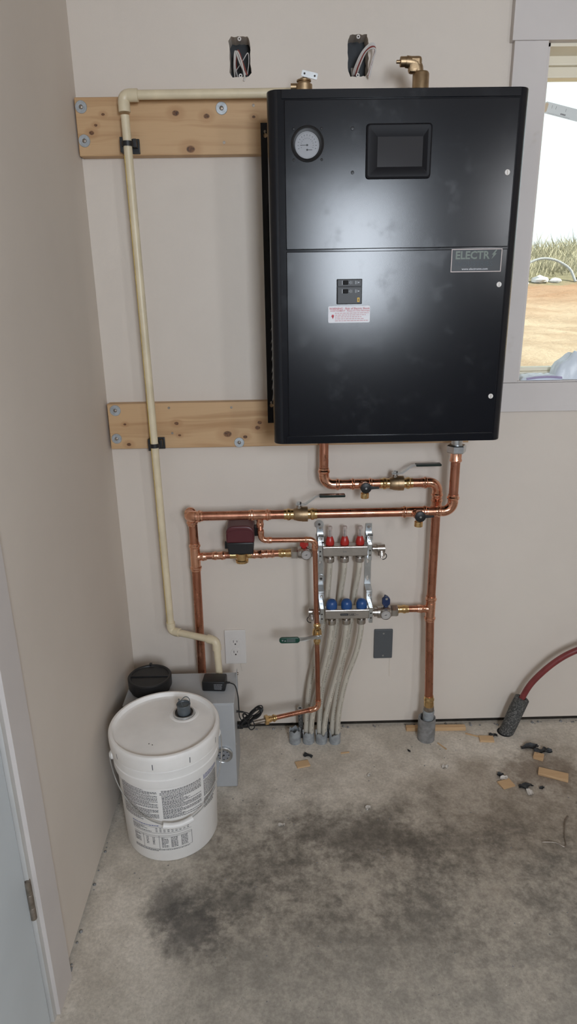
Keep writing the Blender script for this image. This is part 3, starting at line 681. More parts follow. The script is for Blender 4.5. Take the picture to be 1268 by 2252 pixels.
part('pipe', MB().tube([B_ + hd * 0.03, C_ - hd * 0.03], rp, 20), 'cream', cp)
part('elbow', sock_elbow(C_, -hd, vd), 'cream', cp)
part('pipe', MB().tube([C_ + vd * 0.03, D_], rp, 20), 'cream', cp)
def clamp(label, zc):
    q = A + vdir * ((A.z - zc) / -vdir.z); x = q.x; y = q.y
    o = thing('pipe_clamp', label, 'clamp', (x, -0.04, zc))
    part('base_plate', MB().box(x - 0.020, x + 0.026, -0.046, -0.0385, zc - 0.018, zc + 0.018, 0.0015), 'black', o)
    part('band', MB().lathe((x, y, zc - 0.006), ZP, [(0, 0.0118), (0, 0.0150), (0.012, 0.0150), (0.012, 0.0118), (0, 0.0118)], 24, False), 'black', o)
    part('arm', MB().box(x - 0.021, x - 0.0125, -0.072, -0.044, zc - 0.018, zc + 0.018, 0.001), 'black', o)
    part('arm', MB().box(x + 0.0125, x + 0.022, -0.070, -0.044, zc - 0.006, zc + 0.014, 0.001), 'black', o)
clamp('black plastic clamp holding the cream pipe to the upper board', 1.897)
clamp('black plastic clamp holding the cream pipe to the lower board', 1.083)

# ------------------------------------------------------------------ copper work
PR = 0.0143          # one-inch copper
def pend(mb, o, d, r, L=0.024):
    """press end starting at o going along d"""
    k = r / 0.0143
    mb.lathe(o, d, [(0, r + 0.0016), (L * 0.30, r + 0.0016), (L * 0.42, r + 0.0042 * k), (L * 0.62, r + 0.0046 * k), (L * 0.76, r + 0.0018), (L, r + 0.0020), (L, r - 0.0005)], 24)
    return mb
def elbow(c, d1, d2, r=PR, R=0.030, L=0.024):
    c, d1, d2 = V(c), V(d1).normalized(), V(d2).normalized(); a, b = c + d1 * R, c + d2 * R; pts = []
    for k in range(11):
        t = k / 10; pts.append(a * (1 - t) ** 2 + 2 * c * t * (1 - t) + b * t * t)
    # true arc when the arms are square
    if abs(d1.dot(d2)) < 0.05:
        o = c + (d1 + d2) * R; pts = [o - d2 * R * cos(t) - d1 * R * sin(t) for t in [k * pi / 20 for k in range(11)]]
    mb = MB().tube(pts, r + 0.0016, 22)
    pend(mb, a, d1, r, L); pend(mb, b, d2, r, L); return mb
def tee(c, ax, br_, r=PR, rb=None, H=0.018, L=0.022, HB=0.018):
    c, ax, br_ = V(c), V(ax).normalized(), V(br_).normalized(); rb = rb or r
    mb = MB().tube([c - ax * H, c + ax * H], r + 0.0020, 22)
    pend(mb, c + ax * H, ax, r, L); pend(mb, c - ax * H, -ax, r, L)
    mb.lathe(c, br_, [(0, rb + 0.004), (r + 0.001, rb + 0.0026), (HB + r * 0.3, rb + 0.0016)], 22); pend(mb, c + br_ * (HB + r * 0.3), br_, rb, L); return mb
def coupling(a, d, L, r=PR):
    a, d = V(a), V(d).normalized(); mb = MB(); pend(mb, a + d * (L / 2), d, r, L / 2); pend(mb, a + d * (L / 2), -d, r, L / 2); return mb
def pipe(a, b, r=PR): return MB().tube([a, b], r, 24)
def hexnut(o, d, r, L, ref=None): return MB().lathe(o, d, [(0, r * 0.90), (L * 0.12, r), (L * 0.88, r), (L, r * 0.90)], 6, True, ref)
YB, YFr = -0.065, -0.115
z1r, z2r = 0.945, 0.866
xr, xl = 1.024, 0.250

# run 1: from the boiler's left port to the upper valve
t1 = thing('copper_pipe_run', 'short copper drop from boiler underside bending right to the upper valve', 'pipe', (0.72, YB, z1r))
part('pipe', pipe((0.666, YB, 1.14), (0.666, YB, 1.0)), 'copper', t1)
part('elbow', elbow((0.666, YB, z1r), ZP, XP), 'copper_fit', t1)
part('pipe', pipe((0.715, YB, z1r), (0.77, YB, z1r)), 'copper', t1)
part('tee', tee((0.784, YB, z1r), XP, -YP, rb=0.009, H=0.016, L=0.021, HB=0.012), 'copper_fit', t1)
part('pipe', pipe((0.815, YB, z1r), (0.868, YB, z1r)), 'copper', t1)
def ball_valve(label, x, y, z, lever=1, group=None):
    o = thing('ball_valve', label, 'valve', (x, y, z - 0.02), group)
    part('body', MB().lathe((x - 0.022, y, z), XP, [(0, 0.016), (0.003, 0.0185), (0.008, 0.0195), (0.014, 0.0215), (0.022, 0.0225), (0.026, 0.0225), (0.0265, 0.0235), (0.044, 0.0235), (0.045, 0.0165)], 28), 'brass_dull', o)
    for s in (-1, 1): part('press_end', pend(MB(), V(x + s * 0.021, y, z), XP * s, PR, 0.030), 'brass', o)
    part('stem', MB().lathe((x - 0.004, y, z + 0.020), ZP, [(0, 0.0085), (0.008, 0.0085), (0.008, 0.005), (0.016, 0.005)], 16), 'nickel', o)
    lv = part('lever', MB().prism([(-0.010, 0), (0.014, 0), (0.022, 0.001), (0.052, 0.024), (0.060, 0.026), (0.072, 0.026), (0.072, 0.0285), (0.059, 0.0285), (0.050, 0.0265), (0.020, 0.0035), (0.013, 0.0025), (-0.010, 0.0025)],
         lambda u, w, t: (x - 0.004 + u, y - 0.009 + t, z + 0.031 + w), 0, 0.018), 'steel', o, smooth=False)
    part('grip', MB().prism(rrect(0.062, 0.142, 0.0235, 0.0310, 0.0036), lambda u, w, t: (x - 0.004 + u, y - 0.0105 + t, z + 0.031 + w), 0, 0.021, bev=0.001), 'grip_dark', lv)
    part('nut', hexnut((x - 0.004, y, z + 0.0335), ZP, 0.0075, 0.007), 'steel', o)
    return o
ball_valve('brass ball valve with dark lever grip on the upper copper run', 0.893, YB, z1r)
# run 2: the tall riser
t2 = thing('copper_pipe_run', 'tall copper riser between the upper valve and grey floor sleeve', 'pipe', (1.03, -0.075, 0.12))
part('pipe', pipe((0.915, YB, z1r), (0.985, YB, z1r)), 'copper', t2)
part('elbow', elbow((xr, YB, z1r), -XP, -ZP, R=0.028, L=0.022), 'copper_fit', t2)
part('coupling', coupling((xr, YB, 0.858), ZP, 0.036), 'copper_fit', t2)
pb = V(1.034, -0.079, 0.165); rt_ = V(xr, YB, 0.506)
part('pipe', pipe((xr, YB, 0.90), (xr, YB, 0.53)), 'copper', t2)
part('tee', tee(rt_, ZP, -XP, rb=0.0111, H=0.022, L=0.024, HB=0.016), 'copper_fit', t2)
part('pipe', pipe(rt_ - ZP * 0.02, pb - ZP * 0.01), 'copper', t2)
part('branch_pipe', pipe((0.940, YB, 0.506), (0.990, YB, 0.506), 0.0111), 'copper', t2)
part('branch_adapter', MB().lathe((0.910, YB, 0.506), XP, [(0, 0.014), (0.008, 0.014), (0.010, 0.0125), (0.018, 0.0125), (0.024, 0.0150), (0.028, 0.0150), (0.032, 0.0128), (0.040, 0.0128)], 24), 'brass', t2)
dd = (pb - rt_).normalized()
part('bottom_adapter', MB().lathe(pb - dd * 0.010, dd, [(0, 0.0158), (0.006, 0.0158), (0.011, 0.0185), (0.015, 0.0185), (0.019, 0.0162), (0.026, 0.0172), (0.040, 0.0172)], 24), 'brass', t2)
part('collar', MB().lathe(pb + dd * 0.030, dd, [(0, 0.0178), (0.016, 0.0178)], 24), 'hinge', t2)
# pale service pipe in its grey sleeve
solo('supply_pipe', MB().tube([pb + dd * 0.046, (1.034, -0.081, -0.05)], 0.0195, 24), 'grey_pvc', 'pale grey plastic pipe joining the copper riser inside the sleeve', 'pipe')
def sleeve(label, x, y, r, h, m, notch=0.0, group=None, seed=1, wall=0.0032):
    rnd = random.Random(seed); n = 36; vs = []; fs = []
    hs = [h + (notch * noise.noise((cos(2 * pi * k / n) * 1.8, sin(2 * pi * k / n) * 1.8, seed * 3.1)) * 1.6 if notch else 0) for k in range(n)]
    for (rr, top) in ((r, 0), (r, 1), (r - wall, 1), (r - wall, 0)):
        for k in range(n):
            a = 2 * pi * k / n; vs.append((x + rr * cos(a), y + rr * sin(a), hs[k] if top else -0.03))
    for q in range(3):
        for k in range(n): j = (k + 1) % n; fs.append((q * n + k, q * n + j, (q + 1) * n + j, (q + 1) * n + k))
    fs.append(tuple(3 * n + k for k in range(n)))
    return solo('conduit_sleeve', MB().add(vs, fs), m, label, 'sleeve', group, ang=50)
sleeve('wide scuffed grey conduit sleeve around the pipe of the tall riser', 1.031, -0.081, 0.0305, 0.088, 'grey_sleeve', wall=0.0045)

# run 3: from the boiler's right port along the lower run
t3 = thing('copper_pipe_run', 'long copper run from the hex union under the boiler to the lower valve', 'pipe', (0.85, YFr, z2r))
part('steel_nipple', MB().lathe((1.062, YFr, 1.074), ZP, [(0, 0.0165), (0.055, 0.0165)], 24), 'steel', t3)
part('hex_nut', hexnut((1.062, YFr, 1.052), ZP, 0.029, 0.024, XP), 'steel', t3)
part('nut_adapter', MB().lathe((1.062, YFr, 1.055), -ZP, [(0, 0.017), (0.022, 0.017), (0.025, 0.0185), (0.029, 0.0185), (0.032, 0.0155)], 24), 'copper_fit', t3)
part('pipe', pipe((1.062, YFr, 1.03), (1.062, YFr, 0.91)), 'copper', t3)
part('elbow', elbow((1.062, YFr, z2r), ZP, -XP, R=0.030), 'copper_fit', t3)
part('pipe', pipe((1.015, YFr, z2r), (0.972, YFr, z2r)), 'copper', t3)
part('tee', tee((0.944, YFr, z2r), XP, -YP, rb=0.009, H=0.020, L=0.021, HB=0.012), 'copper_fit', t3)
part('pipe', pipe((0.912, YFr, z2r), (0.615, YFr, z2r)), 'copper', t3)
ball_valve('brass ball valve with dark lever grip on the lower copper run', 0.590, YFr, z2r)
# run 4: from the lower valve round the left corner and down
t4 = thing('copper_pipe_run', 'copper run turning down near the room corner, behind the feeder box', 'pipe', (0.25, YB, 0.0))
part('pipe', pipe((0.565, YFr, z2r), (0.49, YFr, z2r)), 'copper', t4)
part('tee', tee((0.464, YFr, z2r), XP, -ZP, rb=0.0090, H=0.012, L=0.022, HB=0.014), 'copper_fit', t4)
part('pipe', pipe((0.435, YFr, z2r), (0.272, YFr, z2r)), 'copper', t4)
part('elbow', elbow((0.246, YFr, z2r), XP, V(0, 1, 0), R=0.020, L=0.022), 'copper_fit', t4)
part('street_elbow', elbow((0.248, YB - 0.005, z2r - 0.002), -YP, -ZP, R=0.022, L=0.020), 'copper_fit', t4)
part('pipe', pipe((0.249, YB - 0.003, z2r - 0.03), (0.250, YB, 0.735)), 'copper', t4)
part('tee', tee((xl, YB, 0.711), ZP, XP, rb=0.0111, H=0.026, L=0.022, HB=0.010), 'copper_fit', t4)
part('pipe', pipe((xl, YB, 0.685), (0.246, YB, -0.02)), 'copper', t4)
part('branch_pipe', pipe((0.280, YB, 0.713), (0.372, YB, 0.714), 0.0111), 'copper', t4)
part('coupling', coupling((0.305, YB, 0.713), XP, 0.042, 0.0111), 'copper_fit', t4)
# motor valve between the branch couplings
zv = thing('zone_valve', 'brass zone valve with maroon and black motor head', 'valve', (0.40, YB, 0.69))
part('body', MB().lathe((0.363, YB, 0.714), XP, [(0, 0.0125), (0.018, 0.0115), (0.020, 0.013), (0.055, 0.013), (0.057, 0.0115), (0.075, 0.0125)], 20).lathe((0.401, YB - 0.006, 0.690), ZP, [(0, 0.014), (0.002, 0.0205), (0.010, 0.021), (0.012, 0.0185), (0.034, 0.0185), (0.036, 0.014)], 26), 'brass', zv)
def headpoly(x0, x1, z0, z1, r):
    return [(x0, z0), (x1, z0)] + [(x1 - r + r * cos(a), z1 - r * 0.85 + r * 0.85 * sin(a)) for a in [k * pi / 12 for k in range(7)]] + [(x0 + r - r * sin(a), z1 - r * 0.85 + r * 0.85 * cos(a)) for a in [k * pi / 12 for k in range(7)]]
part('motor_base', MB().prism([(0.362, 0.736), (0.440, 0.736), (0.443, 0.776), (0.359, 0.776)], lambda u, w, t: (u, t, w), -0.118, -0.030, bev=0.004), 'black', zv)
part('motor_cover', MB().prism(headpoly(0.357, 0.445, 0.7765, 0.832, 0.026), lambda u, w, t: (u, t, w), -0.122, -0.028, bev=0.005), 'maroon', zv)
part('cover_rim', MB().tube([(0.359, -0.1225, 0.800)] + [(0.4010 - 0.042 * cos(a), -0.1225, 0.806 + 0.014 * sin(a)) for a in [k * pi / 10 for k in range(11)]] + [(0.443, -0.1225, 0.800)], 0.0012, 6), 'maroon', zv)
part('cable_boss', MB().box(0.4445, 0.456, -0.085, -0.055, 0.785, 0.815, 0.002), 'black', zv)
part('release_lever', MB().box(0.348, 0.360, -0.080, -0.062, 0.742, 0.762, 0.001), 'black', zv)
# short link to the manifold
t5 = thing('copper_pipe_run', 'short copper link with brass adapter between zone valve and red-handled valve', 'pipe', (0.49, YB, 0.70))
part('coupling', coupling((0.432, YB, 0.715), XP, 0.040, 0.0111), 'copper_fit', t5)
part('coupling', coupling((0.474, YB, 0.716), XP, 0.032, 0.0111), 'copper_fit', t5)
part('pipe', pipe((0.438, YB, 0.715), (0.53, YB, 0.717), 0.0111), 'copper', t5)
part('adapter', MB().lathe((0.519, YB, 0.717), XP, [(0, 0.0127), (0.005, 0.0127), (0.009, 0.0152), (0.013, 0.0152), (0.017, 0.0128), (0.026, 0.0128), (0.028, 0.0140), (0.044, 0.0140)], 22), 'brass', t5)
# small fill pipe
rs = 0.0079; ys_ = -0.1255
t6 = thing('copper_pipe_run', 'thin copper fill pipe from the lower run down over the manifold', 'pipe', (0.60, ys_, 0.50))
part('pipe', pipe((0.4645, YFr - 0.002, 0.835), (0.4655, ys_, 0.80), rs), 'copper', t6)
part('elbow', elbow((0.466, ys_, 0.786), ZP, XP, rs, 0.017, 0.017), 'copper_fit', t6)
part('pipe', pipe((0.485, ys_, 0.786), (0.615, ys_, 0.7845), rs), 'copper', t6)
part('elbow', elbow((0.634, ys_, 0.7845), -XP, -ZP, rs, 0.017, 0.016), 'copper_fit', t6)
part('pipe', pipe((0.634, ys_, 0.765), (0.639, ys_, 0.490), rs), 'copper', t6)
sv = thing('ball_valve', 'small brass ball valve with green lever handle below the manifold', 'valve', (0.64, ys_, 0.42))
vx = 0.640; prf = [(0, 0.0092), (0.004, 0.0095), (0.008, 0.0118), (0.012, 0.0118), (0.016, 0.0095), (0.020, 0.0095), (0.023, 0.0135), (0.032, 0.0155), (0.044, 0.0155), (0.053, 0.0135), (0.056, 0.0095), (0.061, 0.0095), (0.065, 0.0118), (0.069, 0.0118), (0.072, 0.0095), (0.077, 0.0092)]
part('body', MB().lathe((vx, ys_, 0.418), ZP, prf, 24), 'brass', sv)
part('stem', MB().lathe((vx, ys_ - 0.013, 0.456), -YP, [(0, 0.007), (0.010, 0.007), (0.010, 0.004), (0.018, 0.004)], 14), 'brass', sv)
lv = part('lever', MB().prism([(0.012, 0.0065), (0.012, -0.0065), (-0.020, -0.0065), (-0.040, -0.010), (-0.062, -0.009), (-0.062, 0.005), (-0.042, 0.004), (-0.020, 0.0065)], lambda u, w, t: (vx + u, ys_ - 0.028 - t - max(0, min(1, (-u - 0.016) / 0.03)) * 0.008, 0.458 + w), 0, 0.002), 'steel', sv, smooth=False)
gp = part('grip', MB().prism(rrect(-0.124, -0.058, -0.0125, 0.0075, 0.009), lambda u, w, t: (vx + u, ys_ - 0.0425 + t, 0.457 + w), 0, 0.009, bev=0.002), 'green', lv)
gm = MB()
for k in range(4): gm.box(vx - 0.100, vx - 0.072, ys_ - 0.0428, ys_ - 0.0425, 0.4500 + k * 0.003, 0.4510 + k * 0.003)
gm.add([(vx - 0.117, ys_ - 0.0428, 0.458), (vx - 0.110, ys_ - 0.0428, 0.458), (vx - 0.1135, ys_ - 0.0428, 0.4515)], [(0, 1, 2)]).add([(vx - 0.1085, ys_ - 0.0428, 0.4515), (vx - 0.1015, ys_ - 0.0428, 0.4515), (vx - 0.105, ys_ - 0.0428, 0.458)], [(0, 1, 2)])
part('grip_print', gm, 'dial', gp, smooth=False)
part('nut', hexnut((vx, ys_ - 0.030, 0.458), -YP, 0.0065, 0.006), 'steel', sv)
t7 = thing('copper_pipe_run', 'thin copper pipe from the green-handled valve to the feeder port', 'pipe', (0.64, ys_, 0.16))
bt = V(0.644, ys_, 0.168); he = (V(0.455, -0.184, 0.166) - bt).normalized()
part('pipe', pipe((0.640, ys_, 0.425), (0.6435, ys_, 0.195), rs), 'copper', t7)
part('elbow', elbow(bt, ZP, he, rs, 0.017, 0.017), 'copper_fit', t7)
part('pipe', pipe(bt + he * 0.02, bt + he * 0.165, rs), 'copper', t7)
part('adapter', MB().lathe(bt + he * 0.150, he, [(0, 0.0095), (0.004, 0.0095), (0.007, 0.0125), (0.011, 0.0125), (0.014, 0.0095), (0.018, 0.0095), (0.022, 0.0115), (0.030, 0.0115)], 20), 'brass', t7)
part('hex_nut', hexnut(bt + he * 0.178, he, 0.0165, 0.013), 'brass', t7)
part('tail', MB().lathe(bt + he * 0.19, he, [(0, 0.0068), (0.048, 0.0068)], 16), 'hinge', t7)

def drain_valve(label, x, y, z):
    o = thing('drain_valve', label, 'valve', (x, y, z - 0.04))
    part('body', MB().lathe((x, y + 0.006, z), -YP, [(0, 0.011), (0.012, 0.0145), (0.028, 0.0145), (0.030, 0.012)], 22), 'copper_fit', o)
    part('spout', MB().lathe((x - 0.001, y - 0.012, z - 0.010), -ZP, [(0, 0.0095), (0.010, 0.0095), (0.011, 0.0125), (0.014, 0.0130), (0.026, 0.0130), (0.027, 0.011)], 22), 'brass', o)
    hd_ = part('knob', MB().lathe((x, y - 0.022, z), -YP, [(0, 0.0150), (0.004, 0.0165), (0.009, 0.0165), (0.011, 0.013)], 26), 'black', o)
    part('lever', MB().prism([(0.006, -0.006), (0.022, -0.0035), (0.040, -0.0025), (0.041, 0.0030), (0.022, 0.0045), (0.006, 0.010)], lambda u, w, t: (x + u, y - 0.024 - t, z + w), 0, 0.008, bev=0.0012), 'black', hd_)
    part('screw', MB().lathe((x, y - 0.033, z), -YP, [(0, 0.0035), (0.001, 0.003)], 12), 'steel', hd_)
drain_valve('black-levered drain valve hanging from the upper copper run', 0.791, YB - 0.026, z1r + 0.002)
drain_valve('black-levered drain valve hanging from the lower copper run', 0.951, YFr - 0.026, z2r + 0.002)

# ------------------------------------------------------------------ manifolds
def gauge(o, x, y, z, r=0.0175):
    g = part('gauge', MB().lathe((x, y, z), -YP, [(-0.014, 0.006), (0, 0.006), (0.0005, r), (0.010, r), (0.0115, r - 0.0015), (0.0095, r - 0.0028), (0.0095, 0.0005)], 30), 'nickel', o)
    part('dial', MB().lathe((x, y - 0.0096, z), -YP, [(0, r - 0.0028), (0.0003, r - 0.0028)], 30), 'dial_white', g, smooth=False)
    tk = MB(); c = V(x, y - 0.0102, z)
    for k in range(11):
        a = radians(-35 + 250 * k / 10); p = V(cos(a), 0, sin(a)); t = V(-sin(a), 0, cos(a)) * 0.0004
        tk.add([c + p * (r * 0.62) - t, c + p * (r * 0.76) - t, c + p * (r * 0.76) + t, c + p * (r * 0.62) + t], [(0, 1, 2, 3)])
    part('marks', tk, 'ink', g, smooth=False)
    a = radians(190); p = V(cos(a), 0, sin(a)); q = V(-sin(a), 0, cos(a)) * 0.0008
    part('needle', MB().add([c - p * 0.004 - q, c + p * r * 0.62, c - p * 0.004 + q], [(0, 1, 2)]).lathe(c, -YP, [(0, 0.0016), (0.0006, 0.0012)], 10), 'ink', g, smooth=False)
def manifold(label, x0, x1, yc, z0, z1, xs, up):
    o = thing('manifold', label, 'manifold', ((x0 + x1) / 2, yc, z0))
    part('bar', MB().prism(rrect(yc - 0.0175, yc + 0.0175, z0, z1, 0.005), lambda u, w, t: (t, u, w), x0, x1, bev=0.0015), 'stainless', o)
    part('badge', MB().prism(rrect(x0 + 0.006, x1 - 0.006, z0 + 0.004, z1 - 0.004, 0.004), lambda u, w, t: (u, t, w), yc - 0.0183, yc - 0.0174), 'stainless', o)
    for x in xs:
        n = part('hose_nut', MB().lathe((x, yc, z0 + 0.001), -ZP, [(0, 0.0095), (0.008, 0.0095), (0.0085, 0.0140), (0.011, 0.0148), (0.024, 0.0148), (0.026, 0.0125), (0.026, 0.009)], 8 if False else 26), 'nickel', o)
        if up == 'flow':
            part('collar', MB().lathe((x, yc, z1 - 0.001), ZP, [(0, 0.0105), (0.003, 0.0145), (0.013, 0.0145), (0.020, 0.0125), (0.026, 0.0105), (0.030, 0.0085)], 12), 'red_cap', o)
            fm_ = part('flow_glass', MB().lathe((x, yc, z1 + 0.028), ZP, [(0, 0.0068), (0.026, 0.0068), (0.027, 0.0078), (0.034, 0.0078), (0.036, 0.006)], 16), 'clear', o)
            part('flow_rod', MB().lathe((x, yc, z1 + 0.028), ZP, [(0, 0.0016), (0.022, 0.0016)], 8).lathe((x, yc, z1 + 0.034), ZP, [(0, 0.0032), (0.002, 0.0032)], 10).lathe((x, yc, z1 + 0.046), ZP, [(0, 0.0032), (0.003, 0.0032)], 10), 'ink', fm_)
            part('flow_cap', MB().lathe((x, yc, z1 + 0.0545), ZP, [(0, 0.0079), (0.007, 0.0079), (0.0085, 0.006)], 16), 'clear', fm_)
        else:
            part('cap', MB().lathe((x, yc, z1 - 0.001), ZP, [(0, 0.0160), (0.002, 0.0180), (0.015, 0.0180), (0.023, 0.0160), (0.028, 0.0120), (0.031, 0.0060), (0.0315, 0.001)], 26), 'blue_cap', o)
    return o
YU, YL = -0.050, -0.086
m1 = manifold('steel manifold bar with three red flow meters on top', 0.663, 0.809, YU, 0.701, 0.737, (0.687, 0.735, 0.785), 'flow')
part('badge_lettering', text_mb('Link', 0.728, YU - 0.0185, 0.7165, 0.005, 0.01), 'ink_soft', m1, smooth=False)
m2_ = manifold('steel manifold bar with three blue domed caps on top', 0.669, 0.815, YL, 0.493, 0.528, (0.691, 0.740, 0.790), 'cap')
part('badge_ground', MB().prism(rrect(0.718, 0.744, 0.5065, 0.5150, 0.002), lambda u, w, t: (u, t, w), YL - 0.0188, YL - 0.0184), 'ink', m2_, smooth=False)
part('badge_frame', ringloft([(rrect(0.7445, 0.7680, 0.5062, 0.5152, 0.002), YL - 0.0187), (rrect(0.7452, 0.7673, 0.5069, 0.5145, 0.0018), YL - 0.0187)]), 'ink', m2_, smooth=False)
part('badge_lettering', text_mb('Link', 0.7468, YL - 0.0187, 0.5078, 0.0062, 0.02, xs=1.15), 'ink', m2_, smooth=False)
part('badge_print', MB().box(0.7705, 0.7785, YL - 0.0187, YL - 0.0184, 0.5085, 0.5105).box(0.721, 0.741, YL - 0.0191, YL - 0.0188, 0.5098, 0.5112), 'ink_soft', m2_, smooth=False)
# brackets
def bracket(label, x, dx):
    o = thing('manifold_bracket', label, 'bracket', (x, 0, 0.45))
    w = 0.0105
    part('wall_strip', slab(rect(x - w, x + w, 0.575, 0.690), [rrect(x - 0.004, x + 0.003, 0.650, 0.672, 0.0034), rrect(x - 0.004, x + 0.003, 0.588, 0.606, 0.0034)], lambda u, ww, t: (u, -0.003 - t, ww), 0.003), 'steel', o, smooth=False)
    part('top_tab', MB().box(x - 0.010, x + 0.010, -0.006, -0.003, 0.762, 0.792).box(x - 0.008, x + 0.010, -0.034, -0.031, 0.742, 0.768).box(x - 0.010, x + 0.010, -0.034, -0.003, 0.760, 0.763).box(x - w, x + w, -0.006, -0.003, 0.690, 0.762), 'steel', o, smooth=False)
    part('upper_clip', MB().box(x - 0.006 + dx, x + 0.006 + dx, YU - 0.0215, YU - 0.019, 0.688, 0.744, 0.0008).box(x - 0.006 + dx, x + 0.006 + dx, YU - 0.019, -0.006, 0.741, 0.744).box(x - 0.006 + dx, x + 0.006 + dx, YU - 0.019, -0.006, 0.688, 0.691), 'steel', o, smooth=False)
    part('offset_arm', MB().add([(x - w, -0.006, 0.575), (x + w, -0.006, 0.575), (x + w + 0.002, -0.044, 0.566), (x - w + 0.002, -0.044, 0.566), (x - w, -0.003, 0.572), (x + w, -0.003, 0.572), (x + w + 0.002, -0.041, 0.563), (x - w + 0.002, -0.041, 0.563)],
         [(0, 1, 2, 3), (7, 6, 5, 4), (0, 4, 5, 1), (2, 6, 7, 3), (1, 5, 6, 2), (0, 3, 7, 4)]).box(x - 0.008, x + 0.011, -0.0465, -0.044, 0.530, 0.566).box(x - 0.008, x + 0.011, -0.0465, -0.044, 0.478, 0.530), 'steel', o, smooth=False)
    part('lower_clip', MB().box(x - 0.003 + dx, x + 0.009 + dx, YL - 0.0215, YL - 0.019, 0.480, 0.536, 0.0008).box(x - 0.003 + dx, x + 0.009 + dx, YL - 0.019, -0.046, 0.533, 0.536).box(x - 0.003 + dx, x + 0.009 + dx, YL - 0.019, -0.046, 0.480, 0.483), 'steel', o, smooth=False)
    for (sx, sy, sz) in ((x, -0.034, 0.752), (x + 0.002, -0.0465, 0.550), (x, -0.006, 0.780)):
        part('screw', MB().lathe((sx, sy, sz), -YP, [(0, 0.0048), (0.002, 0.0044), (0.003, 0.003)], 12), 'nickel', o)
    for (cx, cy, zs) in ((x + dx, YU - 0.0215, (0.722, 0.706)), (x + 0.003 + dx, YL - 0.0215, (0.515, 0.498))):
        for zq in zs: part('clip_hole', MB().lathe((cx, cy - 0.0001, zq), -YP, [(0, 0.0030), (0.0003, 0.0030)], 12), 'slot', o, smooth=False)
    return o
b1 = bracket('zinc manifold bracket beside the thin copper fill pipe', 0.658, -0.0035)
bracket('zinc manifold bracket on the side facing the tall riser', 0.819, -0.0035)
for k, (x, z, y) in enumerate(((0.655, 0.793, -0.0065), (0.661, 0.598, -0.0065))):
    wq = part('fender_washer', MB().lathe((x, y, z), -YP, [(0, 0.0148), (0.0015, 0.0148), (0.0018, 0.003)], 26), 'steel', b1)
    part('screw', MB().lathe((x, y - 0.0015, z), -YP, [(0, 0.0045), (0.002, 0.0035)], 12), 'slot', wq)
# isolation valves with gauges
iv = thing('isolation_valve', 'nickel manifold valve with red handle and round gauge', 'valve', (0.605, YB, 0.70))
part('hex_union', hexnut((0.560, YB, 0.717), XP, 0.0205, 0.022, ZP), 'nickel', iv)
part('body', MB().lathe((0.580, YB, 0.718), XP, [(0, 0.016), (0.004, 0.0195), (0.022, 0.0215), (0.036, 0.0195), (0.040, 0.0150), (0.066, 0.0150)], 26), 'nickel', iv)
part('handle', MB().lathe((0.602, YB - 0.006, 0.736), ZP, [(0, 0.0075), (0.006, 0.0075)], 14).prism([(-0.014, 0.004), (-0.006, -0.003), (0.006, -0.003), (0.014, 0.004), (0.013, 0.020), (0.004, 0.026), (-0.004, 0.026), (-0.013, 0.020)], lambda u, w, t: (0.602 + u, YB - 0.012 + t, 0.741 + w), 0, 0.013, bev=0.002), 'red_cap', iv)
gauge(iv, 0.608, -0.0885, 0.722)
iw = thing('isolation_valve', 'nickel manifold valve with navy handle and round gauge', 'valve', (0.875, YL, 0.49))
part('body', MB().lathe((0.830, YL, 0.508), XP, [(-0.016, 0.011), (0.002, 0.011), (0.002, 0.0150), (0.012, 0.0150), (0.0125, 0.020), (0.024, 0.0205), (0.026, 0.0185), (0.030, 0.0205), (0.048, 0.0215), (0.056, 0.0195), (0.058, 0.0150)], 26), 'nickel', iw)
part('hex_union', hexnut((0.887, YL + 0.006, 0.508), XP, 0.0205, 0.024, ZP), 'nickel', iw)
part('handle', MB().lathe((0.870, YL, 0.526), ZP, [(0, 0.0075), (0.010, 0.0075)], 14).prism([(-0.013, 0.004), (-0.005, -0.004), (0.006, -0.004), (0.013, 0.004), (0.013, 0.022), (0.006, 0.030), (-0.001, 0.034), (-0.006, 0.034), (-0.006, 0.028), (-0.013, 0.022)], lambda u, w, t: (0.870 + u, YL - 0.008 + t, 0.535 + w), 0, 0.014, bev=0.002), 'navy', iw)
part('handle_screw', MB().lathe((0.871, YL - 0.0082, 0.559), -YP, [(0, 0.0045), (0.001, 0.004)], 12), 'steel', iw)
gauge(iw, 0.866, YL - 0.0235, 0.513)
def end_valve(label, x, y, z, s):
    o = thing('end_drain', label, 'valve', (x, y, z - 0.03))
    part('body', MB().lathe((x, y, z), XP * s, [(0, 0.011), (0.006, 0.011), (0.007, 0.0085), (0.014, 0.0085), (0.015, 0.013), (0.040, 0.0135), (0.041, 0.011)], 22), 'nickel', o)
    part('cap', MB().lathe((x + s * 0.029, y - 0.006, z - 0.006), -ZP + YP * -0.3, [(0, 0.009), (0.006, 0.009), (0.0065, 0.012), (0.016, 0.012), (0.018, 0.008), (0.018, 0.004), (0.024, 0.004)], 20), 'nickel', o)
    part('strap', MB().tube([V(x + s * 0.032, y - 0.010, z - 0.012) + V(s * 0.014 * sin(a), 0, -0.012 + 0.012 * cos(a)) for a in [k * pi / 8 for k in range(9)]], 0.0014, 6), 'black', o)
end_valve('capped nickel drain on the end of the red-collared manifold', 0.826, YU, 0.721, 1)
end_valve('capped nickel drain on the end of the blue-capped manifold', 0.655, YL + 0.004, 0.513, -1)

